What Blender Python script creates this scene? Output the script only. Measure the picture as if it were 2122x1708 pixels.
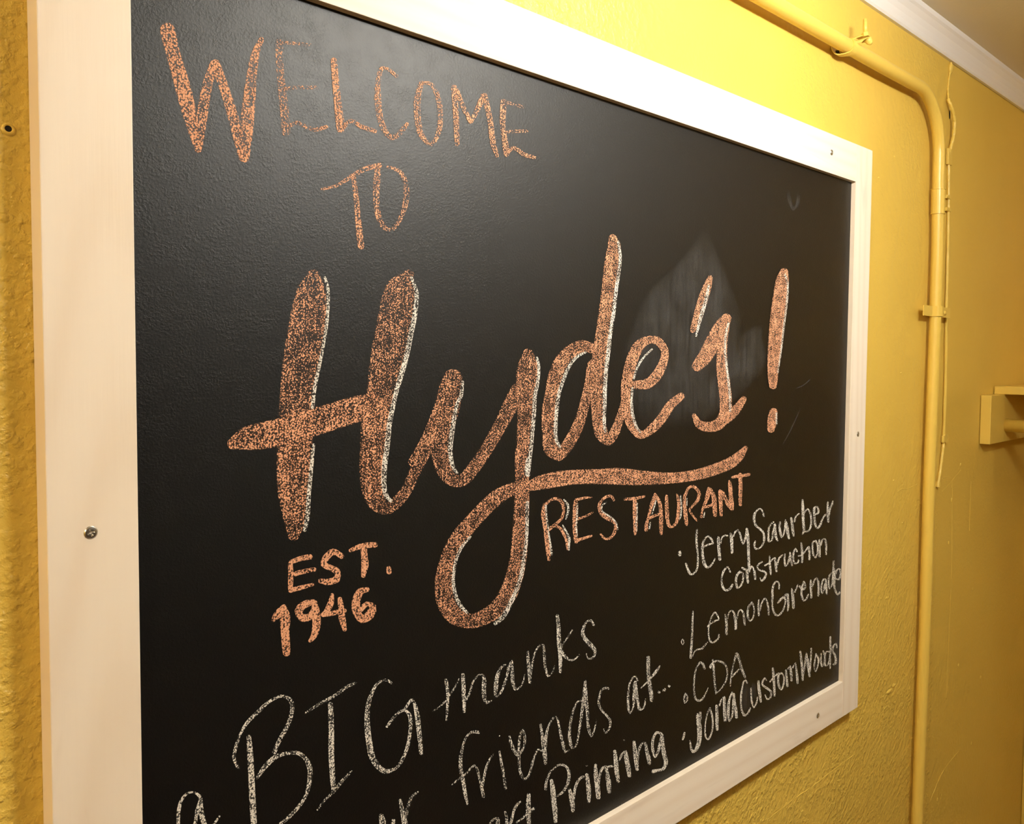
import bpy, bmesh, math, random
from mathutils import Vector, Matrix
random.seed(4)
S = bpy.context.scene
for o in list(bpy.data.objects):
    bpy.data.objects.remove(o)
COL = S.collection

# ------------------------------------------------------------------ camera
cam_d = bpy.data.cameras.new('camera')
cam = bpy.data.objects.new('camera', cam_d)
COL.objects.link(cam)
F_PX, IMG_W, IMG_H = 1849.86, 2122.0, 1708.0
YAW, PITCH, ROLL = math.radians(46.07567), math.radians(2.91767), math.radians(0.46318)
fwd = Vector((math.sin(YAW) * math.cos(PITCH), math.cos(YAW) * math.cos(PITCH), -math.sin(PITCH)))
rt = fwd.cross(Vector((0, 0, 1))).normalized()
up = rt.cross(fwd)
rt2 = rt * math.cos(ROLL) + up * math.sin(ROLL)
up2 = -rt * math.sin(ROLL) + up * math.cos(ROLL)
M = Matrix((rt2, up2, -fwd)).transposed().to_4x4()
M.translation = Vector((-0.27497, -0.6743, 1.64705))
cam.matrix_world = M
cam_d.sensor_fit = 'HORIZONTAL'
cam_d.sensor_width = 36.0
cam_d.lens = F_PX / IMG_W * 36.0
cam_d.shift_x = -(1101.68 - IMG_W / 2) / IMG_W
cam_d.shift_y = (832.98 - IMG_H / 2) / IMG_W
cam_d.clip_start = 0.02
S.camera = cam

# ------------------------------------------------------------------ world, exposure, lamps
w = bpy.data.worlds.new('world')
S.world = w
w.use_nodes = True
w.node_tree.nodes['Background'].inputs[0].default_value = (1.0, 0.86, 0.68, 1)
w.node_tree.nodes['Background'].inputs[1].default_value = 0.02
S.view_settings.view_transform = 'Standard'
S.view_settings.look = 'None'
S.view_settings.gamma = 1.0
S.view_settings.use_curve_mapping = False
S.view_settings.exposure = 0.27
S.cycles.transparent_max_bounces = 16


def area(name, loc, size, energy, color, rot=(0, 0, 0)):
    d = bpy.data.lights.new(name, 'AREA')
    d.shape = 'RECTANGLE'
    d.size, d.size_y = size
    d.energy = energy
    d.color = color
    o = bpy.data.objects.new(name, d)
    o.location = loc
    o.rotation_euler = rot
    COL.objects.link(o)
    return o


# the main lamp and two added fill globes under the ceiling: x, y, half length, radiant strength, colour, label (built further down)
LAMPS = [(0.74, -0.77, 0.20, 116.0, (1.0, 0.97, 0.90), 'short tube lamp under the ceiling in front of the chalkboard'),
         (-1.45, -0.85, 0, 120.0, (1.0, 0.86, 0.66), 'unseen fill globe added at the left end of the hall'),
         (1.95, -1.25, 0, 15.0, (1.0, 0.90, 0.74), 'unseen fill globe added at the right end of the hall')]
LAMP_Z, LAMP_R = 2.205, 0.085

# ------------------------------------------------------------------ sizes (metres)
T = 0.0202841          # wall face; the frame's front is y = 0
R = 0.0084156          # face of the black panel
ST = 0.0635            # width of the frame boards
BW, BH = 1.22189, 0.87133
ZT = 1.95              # top of the black panel
CEIL = 2.325
X0, X1 = -1.9, 2.43
Y0 = -3.0
YN = -1.55             # side wall of the closet nook at the right end


# ------------------------------------------------------------------ helpers
def obj(name, me_or_bm, mat=None, parent=None, loc=(0, 0, 0), smooth=False, **props):
    if isinstance(me_or_bm, bmesh.types.BMesh):
        me = bpy.data.meshes.new(name)
        me_or_bm.normal_update()
        me_or_bm.to_mesh(me)
        me_or_bm.free()
    else:
        me = me_or_bm
    if mat:
        me.materials.append(mat)
    if smooth:
        me.polygons.foreach_set('use_smooth', [True] * len(me.polygons))
    o = bpy.data.objects.new(name, me)
    COL.objects.link(o)
    if parent:
        o.parent = parent
    o.location = loc
    for k, v in props.items():
        o[k] = v
    return o


def thing(name, label, cat, loc, group=None):
    o = bpy.data.objects.new(name, None)
    o.empty_display_size = 0.05
    COL.objects.link(o)
    o.location = loc
    o['label'] = label
    o['category'] = cat
    if group:
        o['group'] = group
    return o


def add_box(bm, x0, x1, y0, y1, z0, z1, bev=0.0, seg=2):
    r = bmesh.ops.create_cube(bm, size=1.0)
    vs = r['verts']
    for v in vs:
        v.co = Vector(((x0 + x1) / 2 + v.co.x * (x1 - x0), (y0 + y1) / 2 + v.co.y * (y1 - y0), (z0 + z1) / 2 + v.co.z * (z1 - z0)))
    if bev:
        es = list({e for v in vs for e in v.link_edges})
        bmesh.ops.bevel(bm, geom=es, offset=bev, segments=seg, affect='EDGES', profile=0.6)
    return bm


def box(*a, **k):
    return add_box(bmesh.new(), *a, **k)


def add_tube(bm, pts, rad, n=16, cap=True, flat=None):
    """sweep a circle (or an ellipse flat=(a,b)) along pts; rad may be a list"""
    pts = [Vector(p) for p in pts]
    rings = []
    prev = None
    for i, p in enumerate(pts):
        if i == 0:
            t = pts[1] - pts[0]
        elif i == len(pts) - 1:
            t = pts[-1] - pts[-2]
        else:
            t = (pts[i + 1] - pts[i]).normalized() + (pts[i] - pts[i - 1]).normalized()
        t.normalize()
        if prev is None:
            ref = Vector((0, 1, 0)) if abs(t.y) < 0.9 else Vector((1, 0, 0))
            a = t.cross(ref).normalized()
        else:
            a = (prev - t * prev.dot(t)).normalized()
        prev = a
        b = t.cross(a)
        r = rad[i] if isinstance(rad, (list, tuple)) else rad
        ra, rb = (r, r) if flat is None else (r * flat[0], r * flat[1])
        rings.append([bm.verts.new(p + a * math.cos(2 * math.pi * k / n) * ra + b * math.sin(2 * math.pi * k / n) * rb) for k in range(n)])
    for i in range(len(rings) - 1):
        for k in range(n):
            bm.faces.new((rings[i][k], rings[i][(k + 1) % n], rings[i + 1][(k + 1) % n], rings[i + 1][k]))
    if cap:
        bm.faces.new(list(reversed(rings[0])))
        bm.faces.new(rings[-1])
    return bm


def tube(*a, **k):
    return add_tube(bmesh.new(), *a, **k)


def smooth_path(pts, sub=6):
    P = [Vector(p) for p in pts]
    out = []
    for i in range(len(P) - 1):
        p0, p1, p2, p3 = P[max(i - 1, 0)], P[i], P[i + 1], P[min(i + 2, len(P) - 1)]
        for j in range(sub):
            t = j / sub
            out.append(0.5 * ((2 * p1) + (p2 - p0) * t + (2 * p0 - 5 * p1 + 4 * p2 - p3) * t * t + (3 * p1 - p0 - 3 * p2 + p3) * t ** 3))
    out.append(P[-1])
    return out


# ------------------------------------------------------------------ materials
class NT:
    def __init__(self, name):
        self.m = bpy.data.materials.new(name)
        self.m.use_nodes = True
        self.t = self.m.node_tree
        self.b = self.t.nodes['Principled BSDF']
        self.out = self.t.nodes['Material Output']

    def n(self, kind, **kw):
        nd = self.t.nodes.new(kind)
        for k, v in kw.items():
            if k.startswith('i_'):
                nd.inputs[k[2:].replace('_', ' ')].default_value = v
            else:
                setattr(nd, k, v)
        return nd

    def l(self, a, b):
        self.t.links.new(a, b)

    def math(self, op, a, b=None, clamp=False):
        nd = self.n('ShaderNodeMath', operation=op, use_clamp=clamp)
        for i, v in enumerate((a, b)):
            if v is None:
                continue
            if isinstance(v, (int, float)):
                nd.inputs[i].default_value = v
            else:
                self.l(v, nd.inputs[i])
        return nd.outputs[0]

    def noise(self, vec, scale, detail=2.0, rough=0.5, dist=0.0):
        nd = self.n('ShaderNodeTexNoise')
        nd.inputs['Scale'].default_value = scale
        nd.inputs['Detail'].default_value = detail
        nd.inputs['Roughness'].default_value = rough
        nd.inputs['Distortion'].default_value = dist
        if vec is not None:
            self.l(vec, nd.inputs['Vector'])
        return nd.outputs['Fac']

    def ramp(self, fac, stops):
        nd = self.n('ShaderNodeValToRGB')
        e = nd.color_ramp.elements
        while len(e) < len(stops):
            e.new(0.5)
        for k, (p, c) in enumerate(stops):
            e[k].position = p
            e[k].color = c if isinstance(c, tuple) else (c, c, c, 1)
        self.l(fac, nd.inputs[0])
        return nd.outputs[0]

    def pos(self):
        return self.n('ShaderNodeNewGeometry').outputs['Position']

    def mapping(self, vec, scale=(1, 1, 1), rot=(0, 0, 0)):
        nd = self.n('ShaderNodeMapping')
        nd.inputs['Scale'].default_value = scale
        nd.inputs['Rotation'].default_value = rot
        self.l(vec, nd.inputs['Vector'])
        return nd.outputs[0]

    def bump(self, h, dist, strength=1.0, normal=None):
        nd = self.n('ShaderNodeBump')
        nd.inputs['Strength'].default_value = strength
        nd.inputs['Distance'].default_value = dist
        self.l(h, nd.inputs['Height'])
        if normal:
            self.l(normal, nd.inputs['Normal'])
        return nd.outputs[0]

    def objco(self):
        return self.n('ShaderNodeTexCoord').outputs['Object']


YEL = (0.74, 0.522, 0.10, 1)


def paint_mat(name, rough_amt, col=YEL, gloss=0.38):
    k = NT(name)
    p = k.objco()
    big = k.noise(p, 22, 2, 0.5)
    fine = k.noise(p, 230, 3, 0.6)
    sep = k.n('ShaderNodeSeparateXYZ')
    k.l(p, sep.inputs[0])
    low = k.math('MULTIPLY', k.math('SUBTRACT', 1.62, sep.outputs['Z']), 1.3, clamp=True)
    left = k.math('MULTIPLY', k.math('SUBTRACT', 0.95, sep.outputs['X']), 1.2, clamp=True)
    nz = k.ramp(k.noise(p, 5.5, 2, 0.5), [(0.45, 0.0), (0.68, 0.35)])
    mask = k.math('ADD', k.math('ADD', k.math('MAXIMUM', low, left), nz, clamp=True), 0.05)
    lumps = k.ramp(k.noise(p, 105, 3, 0.55), [(0.44, 0.0), (0.74, 1.0)])
    spots = k.ramp(k.noise(p, 48, 1, 0.5), [(0.64, 0.0), (0.74, 1.0)])
    h = k.math('ADD', k.math('MULTIPLY', fine, 0.42), k.math('MULTIPLY', lumps, 0.55))
    patch = k.ramp(k.noise(p, 13, 3, 0.6), [(0.36, 0.45), (0.60, 1.0)])
    h = k.math('MULTIPLY', k.math('MULTIPLY', h, mask), patch)
    h = k.math('ADD', h, k.math('MULTIPLY', spots, 0.08))
    h = k.math('ADD', h, k.math('MULTIPLY', big, 0.6))
    k.l(k.bump(h, 0.0034 * rough_amt, 1.0), k.b.inputs['Normal'])
    mx = k.n('ShaderNodeMix', data_type='RGBA')
    mx.inputs[6].default_value = col
    mx.inputs[7].default_value = (col[0] * 0.93, col[1] * 0.9, col[2] * 0.8, 1)
    k.l(k.noise(p, 7, 3), mx.inputs[0])
    k.l(mx.outputs[2], k.b.inputs['Base Color'])
    k.b.inputs['Roughness'].default_value = gloss
    k.b.inputs['Specular IOR Level'].default_value = 0.45
    return k.m


def plain(name, col, rough, metal=0.0, spec=0.5, bump=None):
    k = NT(name)
    k.b.inputs['Base Color'].default_value = (*col, 1)
    k.b.inputs['Roughness'].default_value = rough
    k.b.inputs['Metallic'].default_value = metal
    k.b.inputs['Specular IOR Level'].default_value = spec
    if bump:
        k.l(k.bump(k.noise(k.objco(), bump[0], 3), bump[1]), k.b.inputs['Normal'])
    return k.m


M_WALL = paint_mat('yellow_wall_paint', 1.0)
M_WALL2 = paint_mat('yellow_wall_paint_smooth', 0.35)
M_PIPE = plain('yellow_pipe_paint', YEL[:3], 0.30, bump=(300, 0.0002))
M_SHELF = plain('yellow_wood_paint', YEL[:3], 0.36, bump=(90, 0.0004))
M_CEIL = plain('white_ceiling_paint', (0.72, 0.655, 0.50), 0.6, bump=(200, 0.0003))
M_TRIM = plain('white_trim_paint', (0.80, 0.78, 0.76), 0.4)
M_FLOOR = plain('brown_floor', (0.16, 0.10, 0.06), 0.5)
M_DIMMED = plain('darkened_unseen_wall', (0.09, 0.06, 0.035), 0.5)  # unseen walls coloured dark to hold down bounce light and board reflections
M_SCREW = plain('screw_metal', (0.62, 0.62, 0.60), 0.28, metal=1.0)
M_DARK = plain('dark_hole_and_gap_shade', (0.008, 0.006, 0.005), 0.9)  # the anchor hole, and painted shade in the cable and clamp gaps
M_PLASTER = plain('bare_plaster', (0.66, 0.50, 0.26), 0.8, bump=(400, 0.0005))


def wood_mat(name, axis):
    """pale sanded maple; the grain runs along the given axis"""
    k = NT(name)
    p = k.objco()
    sc = (1.6, 7, 15) if axis == 'x' else (15, 7, 1.6)
    m = k.mapping(p, sc)
    wv = k.n('ShaderNodeTexWave', wave_type='RINGS', rings_direction='Y')
    wv.inputs['Scale'].default_value = 0.9
    wv.inputs['Distortion'].default_value = 7.0
    wv.inputs['Detail'].default_value = 2.0
    wv.inputs['Detail Scale'].default_value = 0.7
    k.l(m, wv.inputs['Vector'])
    g = wv.outputs['Fac']
    streak = k.ramp(k.noise(m, 0.9, 3, 0.6, 2.2), [(0.60, 0.0), (0.72, 1.0)])
    fine = k.noise(k.mapping(p, (sc[0] * 6, 40, sc[2] * 14) if axis == 'x' else (sc[0] * 14, 40, sc[2] * 6)), 1.0, 3, 0.6)
    base = k.ramp(g, [(0.0, (0.80, 0.695, 0.562, 1)), (0.30, (0.822, 0.725, 0.597, 1)), (1.0, (0.84, 0.75, 0.625, 1))])
    mxs = k.n('ShaderNodeMix', data_type='RGBA', blend_type='MULTIPLY')
    mxs.inputs[7].default_value = (0.90, 0.875, 0.86, 1)
    k.l(streak, mxs.inputs[0])
    k.l(base, mxs.inputs[6])
    base = mxs.outputs[2]
    pink = k.n('ShaderNodeMix', data_type='RGBA', blend_type='MULTIPLY')
    pink.inputs[7].default_value = (0.95, 0.90, 0.86, 1)
    k.l(k.ramp(fine, [(0.45, 0.0), (0.75, 0.14)]), pink.inputs[0])
    k.l(base, pink.inputs[6])
    k.l(pink.outputs[2], k.b.inputs['Base Color'])
    k.b.inputs['Roughness'].default_value = 0.55
    k.b.inputs['Specular IOR Level'].default_value = 0.35
    k.l(k.bump(fine, 0.00012), k.b.inputs['Normal'])
    return k.m


M_WX = wood_mat('pale_maple_rail', 'x')
M_WZ = wood_mat('pale_maple_stile', 'z')


def grain(k):
    """pebble height of the blackboard, 0..1, shared by the panel's relief and the chalk caught on it"""
    uv = k.n('ShaderNodeUVMap', uv_map='board').outputs[0]
    v = k.n('ShaderNodeTexVoronoi', feature='SMOOTH_F1')
    v.inputs['Scale'].default_value = 620
    v.inputs['Smoothness'].default_value = 0.45
    wob = k.n('ShaderNodeVectorMath', operation='ADD')
    nn = k.n('ShaderNodeTexNoise')
    nn.inputs['Scale'].default_value = 500
    k.l(uv, nn.inputs['Vector'])
    sc = k.n('ShaderNodeVectorMath', operation='SCALE')
    sc.inputs['Scale'].default_value = 0.0016
    k.l(nn.outputs['Color'], sc.inputs[0])
    k.l(uv, wob.inputs[0])
    k.l(sc.outputs[0], wob.inputs[1])
    k.l(wob.outputs[0], v.inputs['Vector'])
    return uv, k.math('SUBTRACT', 1.0, v.outputs['Distance'], clamp=True)


def board_mat():
    k = NT('blackboard_paint')
    uv, g = grain(k)
    k.b.inputs['Base Color'].default_value = (0.0016, 0.0016, 0.0015, 1)
    k.b.inputs['Roughness'].default_value = 0.45
    k.b.inputs['Specular IOR Level'].default_value = 0.36
    peb = k.ramp(k.noise(uv, 430, 3, 0.62, 0.3), [(0.42, 0.0), (0.66, 1.0)])
    soft = k.noise(uv, 190, 2, 0.5, 0.4)
    sel = k.ramp(k.noise(uv, 60, 2), [(0.38, 0.45), (0.62, 1.0)])
    h = k.math('ADD', k.math('MULTIPLY', k.math('MULTIPLY', peb, sel), 0.7), k.math('MULTIPLY', soft, 0.5))
    k.l(k.bump(h, 0.00013), k.b.inputs['Normal'])
    return k.m


def chalk_mat(name, col, col2):
    k = NT(name)
    uv, g = grain(k)
    su = k.n('ShaderNodeAttribute', attribute_name='su').outputs['Fac']
    cv = k.n('ShaderNodeAttribute', attribute_name='cv').outputs['Fac']
    a = k.math('ABSOLUTE', su)
    rag = k.math('MULTIPLY', k.math('SUBTRACT', k.noise(uv, 560, 3, 0.7), 0.5), 0.95)
    ae = k.math('ADD', a, rag)
    edge = k.math('MULTIPLY', k.math('SUBTRACT', 1.02, ae), 9.0, clamp=True)
    rim = k.math('MULTIPLY', k.math('POWER', a, 5.0), 0.07)
    st = k.noise(k.mapping(uv, (420, 26, 1)), 1.0, 2, 0.5)
    lo = k.noise(uv, 75, 3, 0.6)
    fine = k.noise(uv, 1500, 2, 0.6)
    hh = k.math('ADD', k.math('MULTIPLY', g, 0.58), k.math('MULTIPLY', fine, 0.46))
    hh = k.math('ADD', hh, k.math('MULTIPLY', k.math('SUBTRACT', st, 0.5), 0.26))
    hh = k.math('ADD', hh, k.math('MULTIPLY', k.math('SUBTRACT', lo, 0.5), 0.34))
    press = k.math('ADD', k.math('MULTIPLY', cv, 0.66), rim)
    grains = k.math('MULTIPLY', k.math('SUBTRACT', k.math('ADD', hh, press), 0.925), 11.0, clamp=True)
    dust = k.math('MULTIPLY', k.math('SUBTRACT', k.math('ADD', hh, press), 0.74), 0.50, clamp=True)
    al = k.math('MULTIPLY', k.math('MAXIMUM', grains, dust), edge)
    mx = k.n('ShaderNodeMix', data_type='RGBA')
    mx.inputs[6].default_value = (*col2, 1)
    mx.inputs[7].default_value = (*col, 1)
    k.l(k.ramp(hh, [(0.45, 0.0), (0.75, 1.0)]), mx.inputs[0])
    k.l(mx.outputs[2], k.b.inputs['Base Color'])
    k.b.inputs['Roughness'].default_value = 1.0
    k.b.inputs['Specular IOR Level'].default_value = 0.1
    tr = k.n('ShaderNodeBsdfTransparent')
    ms = k.n('ShaderNodeMixShader')
    k.l(al, ms.inputs[0])
    k.l(tr.outputs[0], ms.inputs[1])
    k.l(k.b.outputs[0], ms.inputs[2])
    k.l(ms.outputs[0], k.out.inputs[0])
    return k.m


def smear_mat():
    k = NT('rubbed_chalk_dust')
    uv = k.n('ShaderNodeUVMap', uv_map='board').outputs[0]
    su = k.n('ShaderNodeAttribute', attribute_name='su').outputs['Fac']
    cv = k.n('ShaderNodeAttribute', attribute_name='cv').outputs['Fac']
    a = k.math('ABSOLUTE', su)
    fall = k.math('SUBTRACT', 1.0, k.math('POWER', a, 5.0), clamp=True)
    st = k.noise(k.mapping(uv, (150, 14, 1), (0, 0, 0.12)), 1.0, 4, 0.62, 0.5)
    lo = k.noise(uv, 22, 3, 0.55)
    s = k.math('MULTIPLY', k.ramp(st, [(0.3, 0.25), (0.75, 1.0)]), k.ramp(lo, [(0.3, 0.35), (0.7, 1.0)]))
    al = k.math('MULTIPLY', k.math('MULTIPLY', s, cv), fall, clamp=True)
    al = k.math('MULTIPLY', al, 0.17, clamp=True)
    k.b.inputs['Base Color'].default_value = (0.50, 0.50, 0.50, 1)
    k.b.inputs['Roughness'].default_value = 1.0
    tr = k.n('ShaderNodeBsdfTransparent')
    ms = k.n('ShaderNodeMixShader')
    k.l(al, ms.inputs[0])
    k.l(tr.outputs[0], ms.inputs[1])
    k.l(k.b.outputs[0], ms.inputs[2])
    k.l(ms.outputs[0], k.out.inputs[0])
    return k.m


M_BOARD = board_mat()
M_ORANGE = chalk_mat('orange_chalk', (0.74, 0.395, 0.235), (0.60, 0.29, 0.165))
M_WHITE = chalk_mat('white_chalk', (0.84, 0.80, 0.72), (0.55, 0.52, 0.46))
M_SMEAR = smear_mat()

# ------------------------------------------------------------------ the room
SEAM = 1.712


def setting(name, bm, mat, **k):
    return obj(name, bm, mat, kind='structure', **k)


wall = setting('wall_back', box(X0 - 0.1, SEAM, T, T + 0.12, 0, CEIL), M_WALL)
wall2 = setting('wall_back_end', box(SEAM, X1 + 0.1, T + 0.0012, T + 0.12, 0, CEIL), M_WALL2)
setting('wall_end', box(X1, X1 + 0.1, Y0, T, 0, CEIL), M_WALL2)
setting('wall_left', box(X0 - 0.1, X0, Y0, T, 0, CEIL), M_WALL2)
setting('wall_nook', box(1.95, X1 + 0.1, YN - 0.1, YN, 0, CEIL), M_DIMMED)
setting('wall_opposite', box(X0 - 0.1, X1 + 0.1, Y0 - 0.1, Y0, 0, CEIL), M_DIMMED)
setting('floor', box(X0 - 0.1, X1 + 0.1, Y0 - 0.1, T + 0.12, -0.1, 0), M_FLOOR)
setting('ceiling', box(X0 - 0.1, X1 + 0.1, Y0 - 0.1, T + 0.12, CEIL, CEIL + 0.1), M_CEIL)


def cove(xa, xb, zb, name):
    prof = [(T, zb), (T - 0.006, zb), (T - 0.0085, zb + 0.004), (T - 0.009, zb + 0.012), (T - 0.0105, zb + 0.022),
            (T - 0.014, zb + 0.032), (T - 0.020, zb + 0.041), (T - 0.024, zb + 0.045), (T - 0.025, CEIL), (T, CEIL)]
    bm = bmesh.new()
    a = [bm.verts.new((xa, y, z)) for y, z in prof]
    b = [bm.verts.new((xb, y, z)) for y, z in prof]
    n = len(prof)
    for i in range(n):
        bm.faces.new((a[i], a[(i + 1) % n], b[(i + 1) % n], b[i]))
    bm.faces.new(list(reversed(a)))
    bm.faces.new(b)
    bmesh.ops.recalc_face_normals(bm, faces=bm.faces)
    return setting(name, bm, M_TRIM)


cove(X0, X1, 2.2712, 'trim_1')

# paint ridges, seams and plaster scars on the wall
ridges = [
    [(1.00, 0.9055), (1.09, 0.9075), (1.168, 0.9063), (1.27, 0.909), (1.365, 0.9083)],
    [(1.49, 1.385), (1.508, 1.3889), (1.545, 1.3868), (1.59, 1.3905)],
]
ridges2 = [
    [(1.735, 1.3885), (1.79, 1.386), (1.80, 1.363)],
    [(1.8029, 1.363), (1.806, 1.30), (1.812, 1.22), (1.8157, 1.154)],
    [(1.814, 1.13), (1.809, 1.0), (1.8066, 0.88)],
    [(1.925, 1.365), (1.9225, 1.29), (1.9245, 1.2489)],
    [(1.74, 1.36), (1.78, 1.372), (1.86, 1.4)],
    [(1.72, 0.67), (1.80, 0.715), (1.90, 0.73)],
]
for par, lst, yy in ((wall, ridges, T), (wall2, ridges2, T + 0.0012)):
    for L in lst:
        pts = smooth_path([(x, yy, z) for x, z in L], 8)
        pts = [p + Vector((random.uniform(-.0008, .0008), 0, random.uniform(-.0006, .0006))) for p in pts]
        obj('paint_ridge', tube(pts, [random.uniform(0.0002, 0.0008) for _ in pts], 6), M_PIPE, par, smooth=True)


def chip(par, x, z, rx, rz, yy, seed, mat=None, h=0.0022):
    rnd = random.Random(seed)
    bm = bmesh.new()
    n = 14
    rr = [rnd.uniform(0.75, 1.2) for _ in range(n)]
    o_ = [bm.verts.new((x + rx * rr[i] * math.cos(2 * math.pi * i / n), yy + 0.0003, z + rz * rr[i] * math.sin(2 * math.pi * i / n))) for i in range(n)]
    m_ = [bm.verts.new((x + rx * .7 * rr[i] * math.cos(2 * math.pi * i / n), yy - h * rnd.uniform(.5, 1), z + rz * .7 * rr[i] * math.sin(2 * math.pi * i / n))) for i in range(n)]
    c = bm.verts.new((x, yy - h * 0.9, z))
    for i in range(n):
        bm.faces.new((o_[i], m_[i], m_[(i + 1) % n], o_[(i + 1) % n]))
        bm.faces.new((m_[i], c, m_[(i + 1) % n]))
    bmesh.ops.recalc_face_normals(bm, faces=bm.faces)
    return obj('paint_lump', bm, mat or M_PIPE, par, smooth=True)


chip(wall, 1.478, 0.9865, 0.016, 0.0055, T, 1)
chip(wall, 1.500, 0.9935, 0.009, 0.0045, T, 2)
for i, (x, z) in enumerate([(1.05, 0.86), (1.12, 0.875), (1.45, 1.18), (1.52, 1.32), (1.43, 2.03), (1.36, 1.98), (1.49, 1.62), (1.47, 1.41)]):
    chip(wall, x, z, 0.0035, 0.0022, T, 10 + i, h=0.0014)
for i, (x, z) in enumerate([(1.85, 1.41), (1.96, 1.105), (1.80, 1.335), (1.79, 1.24), (1.88, 0.94), (2.04, 0.87), (1.99, 0.72), (1.77, 0.66), (2.06, 2.0)]):
    chip(wall2, x, z, 0.004, 0.005, T + 0.0012, 30 + i, h=0.0016)

# the small anchor hole left of the frame, with its plaster ring
hx, hz = -0.0767, 1.8010
bm = bmesh.new()
n = 28
prev = None
for (r, d) in ((0.0046, 0.0004), (0.0040, -0.0008), (0.0030, -0.0012), (0.0022, -0.0008), (0.0021, 0.0)):
    ring = [bm.verts.new((hx + r * 1.06 * math.cos(2 * math.pi * i / n), T + d, hz + r * math.sin(2 * math.pi * i / n) - (0.0006 if r > .003 else 0))) for i in range(n)]
    if prev:
        for i in range(n):
            bm.faces.new((prev[i], ring[i], ring[(i + 1) % n], prev[(i + 1) % n]))
    prev = ring
obj('anchor_ring', bm, M_PIPE, wall, smooth=True)
bm = bmesh.new()
vs = [bm.verts.new((hx + 0.00215 * 1.06 * math.cos(2 * math.pi * i / n), T - 0.00035, hz + 0.00215 * math.sin(2 * math.pi * i / n))) for i in range(n)]
bm.faces.new(vs)
obj('anchor_hole', bm, M_DARK, wall)

# ------------------------------------------------------------------ the chalkboard
BASE = Vector((BW / 2, T, ZT - BH - ST))
board = thing('chalkboard', 'large black chalkboard in pale maple frame, lettered in orange and white chalk', 'chalkboard', BASE)


def bpart(name, bm_or_me, mat, parent=board, **k):
    base = BASE if parent is board else Vector((0, 0, 0))
    o = obj(name, bm_or_me, mat, parent, **k)
    if parent is board:
        o.location = -BASE
    return o


bm = box(-0.006, BW + 0.006, R, T - 0.0005, ZT - BH - 0.006, ZT + 0.006)
uvl = bm.loops.layers.uv.new('board')
for f in bm.faces:
    for lp in f.loops:
        lp[uvl].uv = (lp.vert.co.x, lp.vert.co.z)
panel = bpart('black_panel', bm, M_BOARD)
zb, zt = ZT - BH - ST, ZT + ST
stile_l = bpart('frame_stile', box(-ST, 0, 0, T, zb, zt, bev=0.0009), M_WZ)
stile_r = bpart('frame_stile', box(BW, BW + ST, 0, T, zb, zt, bev=0.0009), M_WZ)
rail_t = bpart('frame_rail', box(0.0002, BW - 0.0002, 0.0002, T, ZT, zt, bev=0.0008), M_WX)
rail_b = bpart('frame_rail', box(0.0002, BW - 0.0002, 0.0002, T, zb, ZT - BH, bev=0.0008), M_WX)


def screw(par, x, z, r=0.0042, ang=0.4):
    """countersunk cross-head screw with its recess"""
    bm = bmesh.new()
    n = 32
    rings = []
    for (rr, d) in ((r * 1.12, -0.00008), (r, -0.00045), (r * .93, -0.00075), (r * .62, -0.0010)):
        rings.append([bm.verts.new((x + rr * math.cos(2 * math.pi * i / n), d, z + rr * math.sin(2 * math.pi * i / n))) for i in range(n)])
    # cross recess: inner ring alternates deep and high
    inner = []
    for i in range(n):
        a = 2 * math.pi * i / n
        c = abs(math.cos(2 * (a - ang)))
        deep = c > 0.86
        rr = r * (.56 if deep else .26)
        inner.append(bm.verts.new((x + rr * math.cos(a), -0.0010 + (0.0003 if deep else 0), z + rr * math.sin(a))))
    rings.append(inner)
    for k_ in range(len(rings) - 1):
        for i in range(n):
            bm.faces.new((rings[k_][i], rings[k_][(i + 1) % n], rings[k_ + 1][(i + 1) % n], rings[k_ + 1][i]))
    c = bm.verts.new((x, 0.0012, z))
    for i in range(n):
        bm.faces.new((inner[i], inner[(i + 1) % n], c))
    bmesh.ops.recalc_face_normals(bm, faces=bm.faces)
    o = obj('screw', bm, M_SCREW, par)
    bm = bmesh.new()
    vs = [bm.verts.new((x + r * .5 * math.cos(ang + math.pi / 2 * i + s), -0.00072, z + r * .5 * math.sin(ang + math.pi / 2 * i + s))) for i in range(4) for s in (-.18, .18)]
    return o


screw(stile_l, -0.0343, 1.5169, 0.0043)
screw(stile_r, 1.2559, 1.5145, 0.0040)
screw(rail_t, 1.1271, 1.9839, 0.0043)
screw(rail_b, 1.1281, 1.0454, 0.0043)
screw(rail_t, 0.09, 1.9839, 0.0043)
screw(rail_b, 0.09, 1.0454, 0.0043)

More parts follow.
